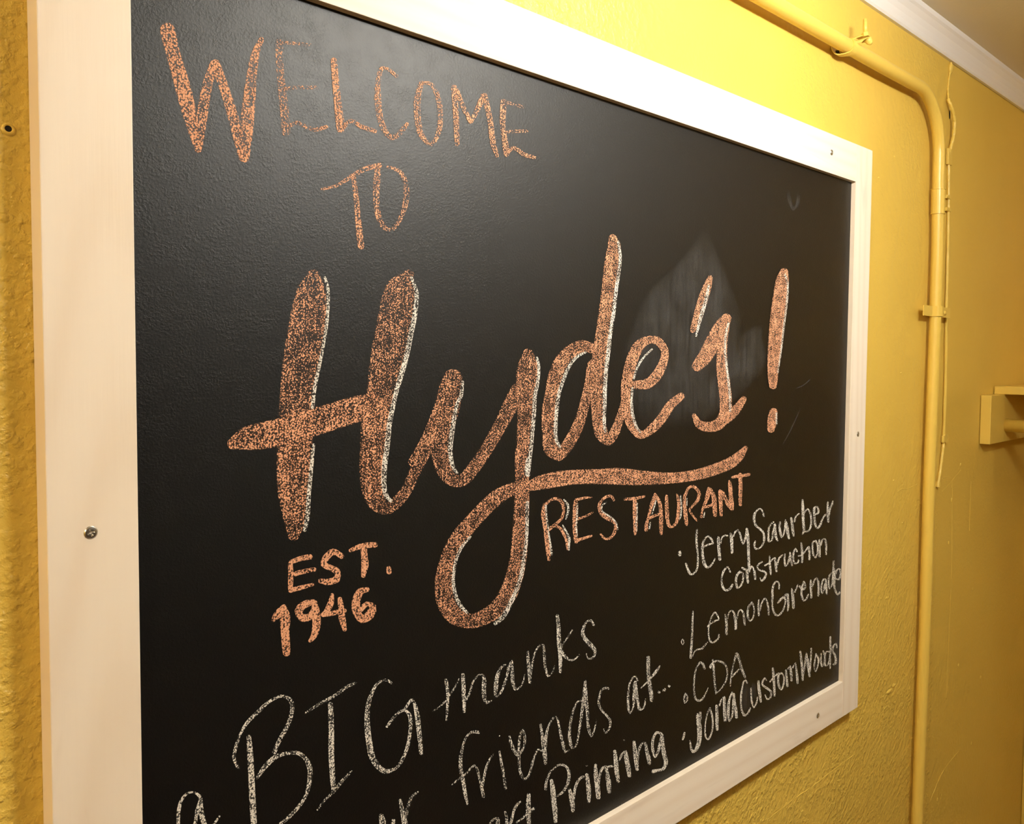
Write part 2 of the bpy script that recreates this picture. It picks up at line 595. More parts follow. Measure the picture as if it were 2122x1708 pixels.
CHALK = [
('orange chalk capitals reading welcome', [
 ["o 70 276 -529 309 -512 253 -557 339 -514 248 -591 359 -535 296 -767 402 -714 360 -1001 482 -943 432 -1232 536 -1187 513 -1437 571 -1413 523 -1450 569 -1431 539 -1452 557 -1444", "o 66 543 -1450 521 -1451 562 -1439 506 -1442 572 -1419 501 -1423 618 -1158 528 -1163 661 -907 580 -907 715 -737 643 -732 714 -716 658 -712 700 -704 679 -702", "o 66 660 -711 684 -697 645 -733 708 -696 644 -757 725 -709 719 -919 797 -877 782 -1109 870 -1069 880 -1439 968 -1403 896 -1456 965 -1428 920 -1459 947 -1448", "o 66 940 -1464 914 -1466 961 -1450 895 -1456 973 -1427 887 -1435 1017 -1133 897 -1147 1045 -796 947 -808 1070 -572 999 -574 1113 -440 1069 -436 1113 -428 1079 -424 1105 -420 1092 -418"],
 ["o 56 1247 -392 1269 -387 1230 -406 1287 -392 1222 -426 1294 -407 1223 -603 1291 -584 1241 -811 1315 -788 1259 -991 1340 -969 1272 -1160 1354 -1139 1283 -1177 1347 -1161 1303 -1183 1328 -1177", "o 56 1243 -424 1244 -415 1247 -431 1249 -406 1257 -433 1260 -401 1392 -406 1396 -377 1555 -381 1559 -354 1563 -377 1567 -356 1569 -370 1570 -362", "o 56 1287 -803 1286 -795 1293 -808 1290 -787 1302 -808 1298 -781 1423 -769 1421 -740 1610 -730 1610 -697 1621 -724 1621 -699 1626 -715 1626 -705", "o 61 1315 -1122 1309 -1113 1325 -1125 1310 -1102 1338 -1122 1319 -1092 1421 -1065 1420 -1034 1491 -1085 1505 -1052 1592 -1096 1593 -1060 1726 -1040 1717 -1013 1734 -1033 1728 -1012 1737 -1025 1735 -1016"],
 ["o 66 1778 -418 1797 -413 1764 -431 1812 -416 1758 -447 1820 -428 1770 -613 1841 -591 1790 -816 1869 -793 1815 -1034 1909 -1007 1829 -1052 1901 -1031 1853 -1057 1881 -1049", "o 66 1849 -1043 1839 -1035 1863 -1045 1837 -1022 1879 -1038 1845 -1009 1975 -947 1969 -912 2065 -980 2085 -940 2226 -992 2241 -954 2240 -989 2251 -960 2250 -981 2254 -969"],
 ["o 61 2495 -422 2488 -430 2496 -414 2478 -435 2491 -407 2468 -435 2386 -364 2370 -393 2287 -379 2324 -398 2241 -500 2298 -494 2224 -652 2297 -634 2253 -853 2322 -828 2314 -964 2368 -928 2421 -1021 2427 -973 2546 -941 2506 -913 2621 -847 2582 -830 2625 -835 2595 -822 2621 -826 2609 -821"],
 ["o 61 2772 -396 2788 -395 2757 -402 2799 -401 2748 -415 2801 -413 2687 -579 2766 -570 2687 -751 2766 -728 2745 -928 2806 -894 2897 -995 2891 -953 3013 -860 2956 -856 3047 -661 2981 -675 3002 -479 2944 -505 2908 -386 2877 -420 2797 -394 2790 -425 2786 -399 2781 -422 2779 -406 2777 -415"],
 ["o 64 3174 -348 3197 -342 3157 -361 3216 -345 3150 -379 3226 -358 3172 -607 3249 -588 3201 -921 3265 -908 3209 -933 3259 -922 3225 -937 3244 -933", "o 64 3199 -380 3218 -370 3188 -394 3237 -369 3188 -409 3251 -376 3299 -573 3354 -544 3386 -676 3440 -645 3400 -682 3442 -658 3417 -679 3434 -670", "o 62 3409 -679 3395 -676 3425 -676 3387 -668 3438 -665 3388 -655 3532 -529 3468 -519 3625 -366 3550 -358 3625 -348 3567 -342 3612 -337 3590 -334", "o 64 3578 -341 3602 -332 3562 -356 3624 -333 3559 -374 3638 -344 3640 -598 3717 -573 3687 -833 3764 -808 3760 -951 3808 -932 3770 -957 3807 -943 3783 -958 3798 -952"],
 ["o 62 3859 -342 3886 -337 3837 -355 3908 -342 3827 -375 3917 -359 3822 -608 3902 -590 3856 -802 3941 -779 3881 -913 3966 -890 3894 -927 3960 -909 3916 -930 3942 -923", "o 56 3861 -380 3863 -369 3866 -388 3873 -360 3879 -391 3887 -354 4019 -377 4030 -343 4162 -381 4177 -347 4176 -377 4187 -351 4186 -370 4191 -359", "o 56 3900 -681 3899 -670 3909 -687 3906 -660 3923 -688 3919 -653 4076 -650 4074 -618 4233 -621 4233 -588 4246 -615 4246 -589 4253 -606 4253 -596", "o 62 3910 -911 3899 -903 3925 -912 3898 -893 3941 -906 3906 -881 4028 -837 4030 -797 4162 -882 4188 -838 4341 -885 4355 -847 4357 -881 4368 -851 4368 -872 4372 -861"]]),
('orange chalk capitals reading to', [
 ["o 64 1653 -1588 1651 -1582 1658 -1591 1653 -1576 1665 -1591 1659 -1572 1825 -1536 1812 -1513 1982 -1439 1959 -1411 2137 -1350 2116 -1310 2293 -1293 2280 -1253 2307 -1284 2297 -1252 2311 -1271 2308 -1259", "o 66 1987 -1399 2001 -1396 1976 -1408 2013 -1399 1972 -1420 2020 -1408 1997 -1623 2053 -1611 2014 -1835 2081 -1822 2041 -2048 2112 -2035 2051 -2063 2106 -2052 2069 -2068 2090 -2064"],
 ["o 60 2262 -1264 2281 -1262 2245 -1273 2296 -1269 2236 -1289 2302 -1283 2212 -1445 2290 -1437 2210 -1638 2284 -1624 2248 -1771 2307 -1747 2322 -1860 2360 -1819 2445 -1858 2421 -1831 2560 -1720 2512 -1708 2628 -1541 2558 -1544 2611 -1369 2555 -1388 2522 -1277 2493 -1309 2384 -1261 2372 -1286 2374 -1262 2365 -1282 2367 -1268 2364 -1275"]]),
('large orange chalk script shop name with white edging', [
 ["o 56 1556 -2287 1591 -2285 1529 -2304 1619 -2297 1516 -2333 1632 -2324 1483 -2367 1665 -2377 1410 -2461 1697 -2471 1372 -2580 1725 -2601 1322 -2803 1684 -2846 1277 -3035 1638 -3078 1249 -3269 1603 -3307 1234 -3502 1569 -3536 1223 -3658 1562 -3688 1208 -3888 1556 -3922 1213 -4200 1529 -4229 1263 -4434 1509 -4466 1307 -4589 1419 -4617 1315 -4620 1403 -4642 1340 -4641 1374 -4650", "o 60 1336 -3518 1432 -3524 1260 -3556 1509 -3570 1223 -3631 1543 -3652 1221 -3891 1532 -3918 1238 -4204 1502 -4225 1291 -4414 1480 -4424 1315 -4462 1463 -4470 1362 -4489 1419 -4493", "w 68 1682 -2340 1690 -2338 1677 -2345 1698 -2339 1676 -2352 1703 -2345 1706 -2458 1738 -2455 1690 -2739 1725 -2741 1645 -2990 1676 -2995 1597 -3178 1632 -3184 1558 -3334 1597 -3340 1541 -3491 1576 -3496 1544 -3500 1571 -3504 1552 -3506 1562 -3507", "w 68 1563 -3812 1572 -3813 1555 -3815 1579 -3818 1551 -3822 1582 -3826 1528 -3993 1566 -3999 1498 -4226 1540 -4234 1477 -4459 1523 -4470 1455 -4566 1489 -4577 1457 -4575 1484 -4584 1464 -4582 1474 -4585", "o 64 769 -3793 757 -3766 792 -3810 762 -3740 822 -3812 784 -3721 931 -3824 881 -3643 1091 -3829 1044 -3604 1266 -3806 1203 -3579 1534 -3759 1457 -3521 1809 -3699 1729 -3464 2096 -3636 2018 -3404 2248 -3598 2185 -3387 2312 -3563 2262 -3397 2335 -3505 2316 -3441", "o 54 2627 -2209 2665 -2219 2588 -2217 2688 -2243 2559 -2242 2687 -2276 2483 -2275 2700 -2366 2377 -2340 2702 -2410 2297 -2526 2700 -2565 2238 -2774 2655 -2825 2177 -3023 2591 -3082 2146 -3273 2518 -3334 2123 -3434 2457 -3506 2076 -3608 2401 -3662 2061 -3865 2367 -3902 2055 -4121 2339 -4144 2086 -4310 2348 -4294 2185 -4471 2348 -4396 2363 -4543 2356 -4432 2512 -4496 2417 -4400 2651 -4376 2535 -4307 2767 -4190 2638 -4130 2885 -4026 2741 -3962 2981 -3873 2824 -3810 2983 -3833 2860 -3784 2956 -3800 2908 -3782", "o 60 2229 -3456 2308 -3465 2163 -3481 2368 -3504 2127 -3536 2390 -3568 2086 -3782 2370 -3820 2081 -4038 2321 -4061 2118 -4296 2315 -4308 2142 -4343 2296 -4353 2190 -4370 2249 -4374", "w 68 2646 -2274 2655 -2270 2640 -2280 2664 -2271 2640 -2287 2670 -2277 2693 -2418 2740 -2412 2669 -2619 2729 -2623 2615 -2841 2675 -2849 2562 -3046 2621 -3056 2509 -3197 2567 -3211 2448 -3367 2501 -3380 2406 -3519 2459 -3530 2368 -3654 2426 -3663 2339 -3855 2401 -3865 2307 -4056 2370 -4066 2299 -4244 2357 -4247 2334 -4374 2384 -4362 2397 -4426 2426 -4406 2408 -4432 2431 -4416 2420 -4431 2428 -4425"],
 ["o 59 2655 -4105 2629 -4090 2684 -4108 2616 -4068 2709 -4095 2622 -4045 2811 -3982 2712 -3929 2917 -3849 2801 -3799 2998 -3695 2878 -3652 3078 -3543 2957 -3501 3079 -3513 2984 -3481 3056 -3489 3020 -3477", "o 57 3173 -3162 3245 -3172 3108 -3180 3298 -3208 3070 -3227 3312 -3264 3010 -3329 3321 -3381 2963 -3476 3287 -3545 2910 -3629 3231 -3701 2878 -3797 3183 -3840 2896 -3973 3157 -3975 2954 -4147 3177 -4120 3033 -4268 3192 -4195 3182 -4358 3229 -4234 3380 -4359 3285 -4241 3553 -4231 3413 -4138 3712 -4075 3560 -3992 3865 -3901 3698 -3822 3986 -3757 3804 -3680 4116 -3595 3904 -3517 4210 -3422 4021 -3359 4212 -3379 4064 -3329 4179 -3344 4122 -3325", "w 68 3312 -3282 3323 -3283 3303 -3285 3331 -3288 3298 -3292 3334 -3296 3271 -3431 3320 -3441 3222 -3508 3265 -3520 3186 -3619 3239 -3628 3141 -3822 3203 -3831 3121 -3981 3183 -3984 3160 -4147 3208 -4140 3233 -4233 3261 -4223 3241 -4238 3262 -4230 3250 -4239 3258 -4236", "o 57 4240 -2948 4287 -2945 4203 -2966 4327 -2960 4189 -2997 4347 -2990 4126 -3095 4429 -3095 4094 -3197 4450 -3215 4092 -3367 4421 -3385 4106 -3539 4396 -3554 4113 -3706 4377 -3728 4102 -3959 4339 -3985 4090 -4214 4313 -4242 4086 -4367 4296 -4395 4106 -4411 4269 -4433 4154 -4439 4217 -4448", "o 60 4171 -3993 4244 -3999 4112 -4013 4303 -4030 4083 -4058 4328 -4081 4083 -4338 4308 -4363 4072 -4616 4309 -4649 4051 -4892 4299 -4935 4023 -5163 4280 -5225 3957 -5381 4218 -5478 3851 -5564 4093 -5705 3723 -5667 3888 -5835 3562 -5715 3650 -5882 3444 -5716 3428 -5872 3297 -5639 3150 -5752 3214 -5513 2982 -5528 3208 -5367 2954 -5318 3221 -5245 2986 -5168 3269 -5091 3059 -4992 3386 -4947 3194 -4821 3548 -4812 3384 -4683 3725 -4694 3569 -4558 3908 -4592 3783 -4448 4089 -4534 4012 -4401 4218 -4499 4172 -4398 4252 -4483 4215 -4404 4261 -4456 4247 -4425", "w 68 4399 -3034 4410 -3032 4392 -3039 4420 -3034 4390 -3047 4427 -3041 4420 -3139 4464 -3138 4400 -3308 4453 -3313 4354 -3462 4413 -3468 4341 -3634 4405 -3639 4328 -3788 4387 -3794 4306 -3976 4364 -3984 4273 -4162 4337 -4172 4251 -4333 4314 -4343 4256 -4346 4306 -4354 4270 -4355 4289 -4358", "w 68 4279 -4145 4301 -4149 4259 -4150 4318 -4160 4249 -4163 4324 -4176 4224 -4312 4299 -4325 4229 -4328 4288 -4338 4246 -4339 4268 -4343", "w 68 4268 -4625 4284 -4627 4255 -4629 4296 -4634 4249 -4639 4302 -4645 4243 -5017 4295 -5026 4202 -5237 4260 -5252 4161 -5418 4224 -5439 4098 -5556 4157 -5582 4031 -5654 4094 -5686 3953 -5749 4017 -5787 3880 -5824 3936 -5869 3775 -5878 3812 -5916 3768 -5887 3796 -5917 3771 -5899 3782 -5910", "w 68 3435 -4894 3442 -4900 3427 -4892 3445 -4906 3419 -4894 3442 -4913 3296 -4983 3330 -5004 3213 -5115 3252 -5129 3176 -5306 3221 -5315 3198 -5457 3246 -5456 3271 -5600 3314 -5588 3374 -5700 3401 -5687 3384 -5706 3405 -5696 3394 -5706 3402 -5702", "o 66 4251 -4488 4237 -4457 4283 -4509 4247 -4430 4327 -4516 4280 -4414 4483 -4523 4425 -4367 4760 -4520 4712 -4339 5040 -4518 5020 -4344 5500 -4558 5492 -4374 5889 -4605 5894 -4395 6340 -4653 6348 -4465 6905 -4693 6896 -4541 7312 -4709 7276 -4562 7742 -4708 7670 -4553 8192 -4673 8083 -4511 8578 -4614 8418 -4458 8821 -4509 8636 -4399 8942 -4376 8842 -4329 8952 -4358 8873 -4321 8939 -4339 8909 -4325"],
 ["o 61 5429 -2924 5415 -2959 5414 -2892 5378 -2982 5369 -2872 5323 -2987 5177 -2834 5205 -2974 4931 -2898 5069 -3023 4713 -3042 4918 -3130 4596 -3238 4829 -3286 4550 -3421 4787 -3454 4507 -3581 4762 -3608 4493 -3760 4750 -3778 4509 -3909 4737 -3911 4550 -4112 4768 -4064 4790 -4223 4737 -4059 4988 -4120 4831 -4021 5135 -3972 4951 -3897 5243 -3802 5058 -3751 5319 -3596 5143 -3561 5402 -3375 5222 -3346 5485 -3135 5273 -3109 5472 -3094 5306 -3074 5426 -3068 5363 -3060", "o 62 5674 -1565 5721 -1553 5643 -1588 5764 -1558 5636 -1618 5792 -1580 5620 -1690 5871 -1669 5561 -1908 5864 -1904 5521 -2186 5813 -2191 5472 -2464 5756 -2476 5416 -2742 5705 -2758 5357 -3021 5670 -3038 5345 -3302 5634 -3314 5345 -3582 5621 -3591 5377 -3815 5620 -3807 5462 -4008 5675 -3958 5691 -4106 5643 -3994 5876 -3992 5708 -3925 5973 -3812 5816 -3771 6094 -3584 5933 -3546 6090 -3553 5965 -3524 6059 -3529 6011 -3518", "w 68 5813 -1625 5826 -1622 5803 -1630 5838 -1624 5799 -1639 5845 -1631 5833 -1821 5892 -1816 5795 -2047 5860 -2047 5746 -2274 5816 -2276 5711 -2500 5782 -2503 5656 -2726 5727 -2731 5619 -2951 5696 -2956 5582 -3176 5658 -3181 5563 -3401 5639 -3405 5564 -3626 5634 -3630 5562 -3814 5626 -3816 5595 -3930 5639 -3929 5601 -3938 5636 -3937 5613 -3942 5626 -3942", "w 68 5245 -2968 5250 -2974 5236 -2965 5250 -2981 5225 -2966 5243 -2986 5067 -3020 5098 -3043 4926 -3130 4971 -3148 4830 -3274 4884 -3289 4752 -3435 4808 -3445 4712 -3612 4774 -3619 4694 -3825 4756 -3829 4707 -3972 4763 -3967 4784 -4068 4820 -4058 4793 -4074 4821 -4066 4804 -4075 4815 -4072"],
 ["o 66 6093 -3393 6089 -3364 6120 -3415 6108 -3340 6166 -3424 6149 -3328 6491 -3427 6406 -3303 6738 -3305 6554 -3224 6883 -3101 6706 -3067 6897 -2929 6732 -2956 6718 -2779 6618 -2869 6446 -2759 6488 -2857 6170 -2847 6347 -2933 6014 -3041 6238 -3091 5936 -3244 6155 -3273 5908 -3446 6110 -3454 5939 -3669 6138 -3657 6033 -3884 6209 -3838 6291 -4058 6342 -3959 6588 -4011 6470 -3911 6847 -3875 6678 -3788 7047 -3700 6884 -3613 7266 -3577 7158 -3502 7289 -3552 7203 -3494 7281 -3526 7248 -3504", "w 68 6543 -2917 6551 -2921 6533 -2915 6553 -2927 6523 -2918 6549 -2933 6325 -3038 6359 -3053 6198 -3177 6236 -3187 6146 -3295 6179 -3301 6147 -3301 6172 -3306 6153 -3306 6163 -3308", "w 68 6138 -3403 6150 -3404 6127 -3406 6159 -3409 6122 -3413 6163 -3416 6098 -3569 6149 -3570 6120 -3748 6180 -3743 6210 -3911 6257 -3900 6302 -3984 6330 -3973 6310 -3988 6332 -3980 6320 -3988 6329 -3985"],
 ["o 65 7854 -1893 7887 -1897 7822 -1900 7909 -1909 7800 -1916 7912 -1928 7680 -2047 7887 -2071 7557 -2241 7793 -2270 7461 -2456 7675 -2487 7389 -2653 7511 -2675 7391 -2674 7485 -2691 7414 -2690 7450 -2696", "w 68 7817 -2023 7832 -2024 7804 -2027 7843 -2029 7796 -2034 7845 -2037 7710 -2248 7791 -2255 7603 -2464 7683 -2473 7511 -2733 7550 -2738 7512 -2740 7543 -2743 7521 -2744 7532 -2745"],
 ["o 66 8314 -2402 8384 -2421 8240 -2406 8421 -2455 8179 -2434 8410 -2498 7986 -2555 8330 -2649 7792 -2753 8139 -2851 7608 -2966 7907 -3072 7465 -3098 7675 -3195 7442 -3141 7605 -3216 7467 -3181 7529 -3210", "o 67 8260 -2480 8325 -2485 8202 -2494 8372 -2506 8168 -2524 8385 -2540 8072 -2747 8334 -2759 8055 -2972 8326 -2972 8054 -3197 8360 -3186 8105 -3420 8430 -3405 8152 -3632 8481 -3638 8144 -3802 8461 -3866 8051 -3888 8236 -4032 7863 -3919 7868 -4060 7697 -3893 7568 -3976 7559 -3800 7471 -3824 7535 -3788 7467 -3807 7507 -3786 7480 -3794", "o 66 8298 -3955 8245 -3924 8367 -3967 8227 -3887 8436 -3955 8255 -3851 8691 -3826 8495 -3732 8871 -3655 8732 -3599 8883 -3629 8773 -3586 8863 -3605 8821 -3589", "w 68 8347 -2517 8363 -2519 8333 -2520 8373 -2524 8324 -2527 8376 -2533 8251 -2684 8312 -2687 8234 -2906 8287 -2905 8281 -3128 8338 -3124 8338 -3349 8395 -3346 8383 -3571 8450 -3571 8406 -3794 8460 -3796 8412 -3802 8454 -3804 8425 -3807 8442 -3807"],
 ["o 67 9900 -1638 9977 -1640 9831 -1656 10033 -1661 9790 -1691 10048 -1698 9679 -1812 10074 -1812 9568 -2170 10045 -2176 9499 -2527 9953 -2538 9468 -2884 9890 -2896 9472 -3241 9811 -3251 9531 -3446 9768 -3451 9559 -3480 9743 -3483 9616 -3498 9687 -3500", "w 68 9930 -1727 9945 -1724 9920 -1733 9960 -1725 9919 -1741 9970 -1730 10002 -1876 10066 -1870 9982 -2187 10046 -2187 9905 -2573 9963 -2575 9841 -2934 9893 -2937 9761 -3245 9807 -3249 9764 -3252 9800 -3255 9774 -3256 9788 -3258", "o 69 9662 -3790 9733 -3798 9601 -3801 9786 -3821 9568 -3831 9804 -3856 9505 -3944 9812 -3980 9500 -4100 9734 -4131 9517 -4135 9699 -4159 9568 -4160 9638 -4169", "w 68 9765 -3859 9780 -3860 9752 -3863 9793 -3864 9747 -3870 9799 -3872 9754 -4038 9807 -4041 9760 -4046 9801 -4048 9773 -4050 9789 -4051"]]),
('orange chalk capitals reading restaurant', [
 ["o 69 4551 -4679 4568 -4682 4537 -4682 4581 -4690 4530 -4692 4586 -4701 4505 -4798 4587 -4807 4523 -4892 4606 -4895 4546 -4984 4620 -4988 4567 -5106 4646 -5111 4589 -5228 4671 -5236 4617 -5339 4664 -5345 4623 -5349 4659 -5353 4634 -5355 4649 -5357", "o 69 4562 -4716 4552 -4708 4575 -4720 4549 -4699 4588 -4717 4554 -4691 4653 -4679 4627 -4649 4738 -4669 4735 -4633 4797 -4692 4837 -4664 4848 -4748 4904 -4743 4858 -4826 4906 -4836 4826 -4882 4867 -4905 4751 -4924 4783 -4952 4662 -4958 4696 -4992 4592 -4983 4627 -5019 4584 -4992 4610 -5020 4585 -5003 4596 -5014", "o 69 4722 -4961 4727 -4954 4723 -4969 4737 -4951 4731 -4976 4750 -4953 4814 -5017 4847 -4997 4864 -5080 4907 -5070 4909 -5145 4956 -5141 4927 -5219 4976 -5220 4947 -5272 4995 -5271 4955 -5281 4993 -5281 4969 -5286 4983 -5286", "w 69 4575 -4702 4583 -4703 4568 -4705 4590 -4707 4566 -4710 4594 -4712 4569 -4806 4602 -4808 4588 -4898 4620 -4900 4614 -5021 4640 -5022 4636 -5114 4664 -5115 4651 -5207 4687 -5209 4664 -5281 4702 -5284 4670 -5289 4699 -5291 4680 -5293 4691 -5294", "w 69 4879 -4674 4885 -4671 4876 -4678 4893 -4672 4878 -4684 4900 -4676 4934 -4751 4973 -4745 4944 -4801 4983 -4808 4920 -4869 4954 -4880 4910 -4906 4929 -4912 4911 -4910 4925 -4915 4914 -4913 4920 -4915", "w 69 4858 -4969 4864 -4968 4855 -4973 4871 -4969 4856 -4978 4877 -4973 4898 -5040 4927 -5032 4943 -5094 4974 -5089 4966 -5149 5008 -5153 4961 -5220 4997 -5227 4966 -5277 4994 -5281 4969 -5283 4991 -5286 4976 -5286 4984 -5288"],
 ["o 69 5082 -4703 5100 -4705 5068 -4707 5115 -4712 5061 -4717 5122 -4724 5047 -4770 5138 -4782 5041 -4861 5137 -4876 5037 -4954 5126 -4967 5046 -5050 5129 -5058 5058 -5145 5138 -5152 5078 -5203 5139 -5208 5087 -5215 5134 -5219 5102 -5222 5121 -5224", "o 69 5081 -4709 5078 -4699 5091 -4717 5082 -4691 5106 -4720 5095 -4686 5189 -4715 5180 -4685 5282 -4712 5277 -4684 5385 -4718 5385 -4701 5393 -4717 5393 -4703 5397 -4713 5397 -4708", "o 69 5105 -4941 5101 -4931 5116 -4948 5104 -4923 5130 -4951 5115 -4918 5234 -4939 5219 -4912 5330 -4922 5313 -4898 5414 -4897 5401 -4880 5419 -4894 5409 -4881 5420 -4889 5416 -4884", "o 69 5096 -5196 5090 -5184 5109 -5205 5094 -5174 5127 -5209 5108 -5168 5238 -5196 5223 -5163 5390 -5184 5377 -5156 5400 -5180 5390 -5158 5403 -5173 5399 -5164", "w 69 5116 -4741 5124 -4742 5110 -4743 5129 -4745 5108 -4747 5132 -4750 5101 -4845 5132 -4849 5099 -4931 5127 -4936 5091 -5024 5120 -5027 5111 -5144 5132 -5146 5114 -5148 5130 -5150 5119 -5151 5125 -5151"],
 ["o 69 5820 -4798 5809 -4800 5826 -4791 5796 -4799 5824 -4783 5786 -4792 5778 -4726 5748 -4749 5685 -4706 5699 -4741 5585 -4732 5619 -4760 5506 -4786 5561 -4806 5494 -4859 5565 -4858 5544 -4940 5607 -4916 5643 -5005 5690 -4963 5746 -5047 5791 -5012 5812 -5089 5871 -5080 5813 -5135 5873 -5150 5778 -5202 5829 -5229 5712 -5232 5733 -5267 5642 -5224 5620 -5249 5569 -5165 5541 -5177 5559 -5161 5537 -5170 5549 -5160 5540 -5164", "w 69 5657 -4789 5661 -4792 5652 -4787 5662 -4795 5646 -4788 5660 -4799 5559 -4826 5588 -4838 5563 -4892 5587 -4887 5637 -4943 5655 -4930 5757 -5010 5779 -4997 5849 -5089 5875 -5084 5876 -5161 5893 -5162 5879 -5164 5892 -5165 5884 -5166 5888 -5166"],
 ["o 69 5996 -4801 5995 -4791 6005 -4810 6002 -4784 6019 -4815 6016 -4782 6133 -4827 6126 -4787 6298 -4831 6285 -4792 6429 -4821 6417 -4791 6441 -4817 6431 -4794 6445 -4809 6441 -4800", "o 69 6201 -4788 6222 -4789 6186 -4793 6240 -4796 6181 -4805 6250 -4808 6185 -4904 6283 -4913 6185 -5003 6288 -5015 6197 -5104 6291 -5115 6205 -5204 6287 -5217 6211 -5264 6262 -5275 6215 -5274 6255 -5282 6227 -5281 6242 -5284", "w 69 6267 -4872 6275 -4873 6260 -4873 6282 -4876 6257 -4878 6285 -4881 6260 -5011 6289 -5016 6246 -5143 6276 -5148 6265 -5233 6283 -5235 6267 -5237 6281 -5238 6272 -5239 6277 -5239"],
 ["o 69 6653 -4785 6666 -4788 6641 -4786 6675 -4794 6634 -4791 6677 -4802 6584 -4852 6671 -4878 6535 -4948 6606 -4969 6510 -5032 6564 -5047 6478 -5106 6530 -5121 6440 -5172 6513 -5189 6434 -5241 6510 -5254 6442 -5255 6501 -5265 6460 -5265 6482 -5268", "o 69 6648 -4812 6667 -4807 6638 -4822 6688 -4809 6642 -4835 6706 -4819 6712 -4911 6784 -4903 6738 -4996 6823 -4999 6750 -5095 6841 -5104 6752 -5195 6844 -5207 6769 -5334 6835 -5343 6776 -5346 6828 -5353 6792 -5354 6812 -5357", "o 69 6506 -5111 6499 -5100 6521 -5119 6501 -5089 6540 -5121 6514 -5083 6644 -5104 6622 -5070 6763 -5090 6741 -5056 6776 -5085 6758 -5058 6778 -5075 6772 -5065", "w 69 6668 -4883 6677 -4886 6661 -4884 6682 -4890 6656 -4887 6683 -4895 6618 -4976 6643 -4983 6585 -5051 6608 -5057 6586 -5055 6604 -5060 6591 -5058 6597 -5060", "w 69 6556 -5155 6564 -5157 6548 -5156 6570 -5161 6544 -5159 6572 -5166 6521 -5234 6551 -5242 6523 -5240 6547 -5246 6530 -5244 6539 -5247"],
 ["o 69 6894 -4835 6913 -4837 6879 -4840 6929 -4844 6873 -4849 6937 -4855 6874 -4958 6954 -4966 6876 -5068 6970 -5076 6899 -5182 6978 -5183 6964 -5281 7017 -5259 7082 -5296 7049 -5264 7187 -5238 7118 -5212 7222 -5133 7140 -5117 7228 -5020 7153 -5011 7209 -4911 7141 -4910 7158 -4854 7126 -4857 7151 -4849 7126 -4851 7141 -4847 7132 -4848", "w 69 7220 -4873 7228 -4873 7214 -4875 7234 -4876 7212 -4878 7237 -4880 7231 -5035 7266 -5039 7223 -5151 7256 -5158 7205 -5200 7225 -5206 7206 -5204 7221 -5209 7210 -5207 7216 -5209"],
 ["o 69 7327 -4854 7343 -4856 7313 -4857 7356 -4863 7306 -4865 7362 -4873 7283 -4967 7364 -4976 7293 -5082 7388 -5088 7314 -5197 7412 -5203 7347 -5290 7423 -5295 7359 -5303 7418 -5306 7378 -5311 7401 -5312", "o 69 7346 -4902 7327 -4896 7365 -4902 7316 -4886 7378 -4896 7316 -4874 7434 -4816 7386 -4788 7510 -4806 7518 -4767 7593 -4851 7652 -4827 7636 -4902 7720 -4908 7604 -4978 7677 -5006 7527 -5029 7571 -5055 7439 -5080 7477 -5103 7434 -5087 7464 -5105 7438 -5096 7450 -5103", "o 69 7427 -5095 7440 -5092 7421 -5101 7454 -5094 7424 -5110 7466 -5100 7507 -5196 7547 -5184 7617 -5279 7654 -5265 7631 -5285 7660 -5274 7645 -5285 7656 -5281", "w 69 7377 -4926 7385 -4927 7370 -4927 7392 -4930 7367 -4931 7395 -4935 7365 -5036 7390 -5039 7368 -5040 7387 -5043 7374 -5043 7381 -5044"],
 ["o 69 7902 -4833 7917 -4835 7890 -4835 7928 -4840 7884 -4841 7932 -4848 7840 -4916 7955 -4941 7804 -5018 7887 -5042 7761 -5090 7825 -5111 7721 -5165 7773 -5178 7707 -5226 7778 -5238 7714 -5239 7769 -5247 7731 -5247 7752 -5250", "o 69 7921 -4854 7945 -4849 7908 -4864 7970 -4853 7911 -4879 7991 -4865 7981 -4977 8095 -4971 8009 -5090 8131 -5098 8038 -5247 8142 -5257 8051 -5264 8132 -5272 8077 -5275 8108 -5278", "o 69 7794 -5108 7791 -5097 7806 -5118 7798 -5088 7826 -5123 7815 -5085 7927 -5128 7906 -5087 8030 -5116 7998 -5074 8045 -5109 8021 -5077 8048 -5098 8039 -5085", "w 69 7814 -5173 7821 -5175 7807 -5174 7827 -5178 7803 -5177 7829 -5183 7783 -5243 7812 -5250 7785 -5248 7808 -5253 7791 -5252 7800 -5254"],
 ["o 69 8189 -4899 8217 -4901 8168 -4905 8240 -4910 8160 -4919 8253 -4925 8167 -5029 8282 -5038 8186 -5147 8286 -5157 8208 -5271 8286 -5279 8218 -5284 8279 -5290 8237 -5292 8261 -5295", "o 69 8231 -4922 8259 -4918 8216 -4934 8288 -4923 8218 -4950 8311 -4937 8307 -5064 8404 -5048 8400 -5164 8493 -5142 8495 -5229 8565 -5208 8519 -5239 8574 -5222 8544 -5241 8565 -5234", "o 69 8435 -4784 8455 -4785 8420 -4789 8472 -4791 8416 -4799 8482 -4801 8415 -4899 8534 -4905 8438 -5020 8550 -5027 8453 -5142 8588 -5149 8490 -5217 8586 -5222 8504 -5232 8579 -5236 8529 -5241 8558 -5243"],
 ["o 69 8502 -4761 8498 -4750 8516 -4769 8504 -4741 8536 -4773 8521 -4736 8709 -4778 8692 -4727 8861 -4784 8845 -4732 9010 -4777 8991 -4733 9030 -4771 9015 -4738 9037 -4761 9031 -4748", "o 69 8730 -4708 8759 -4711 8706 -4714 8783 -4721 8696 -4728 8795 -4736 8694 -4884 8809 -4895 8705 -5046 8810 -5057 8718 -5180 8807 -5190 8728 -5194 8798 -5202 8750 -5204 8776 -5207"]]),
('small thick orange chalk capitals reading est', [
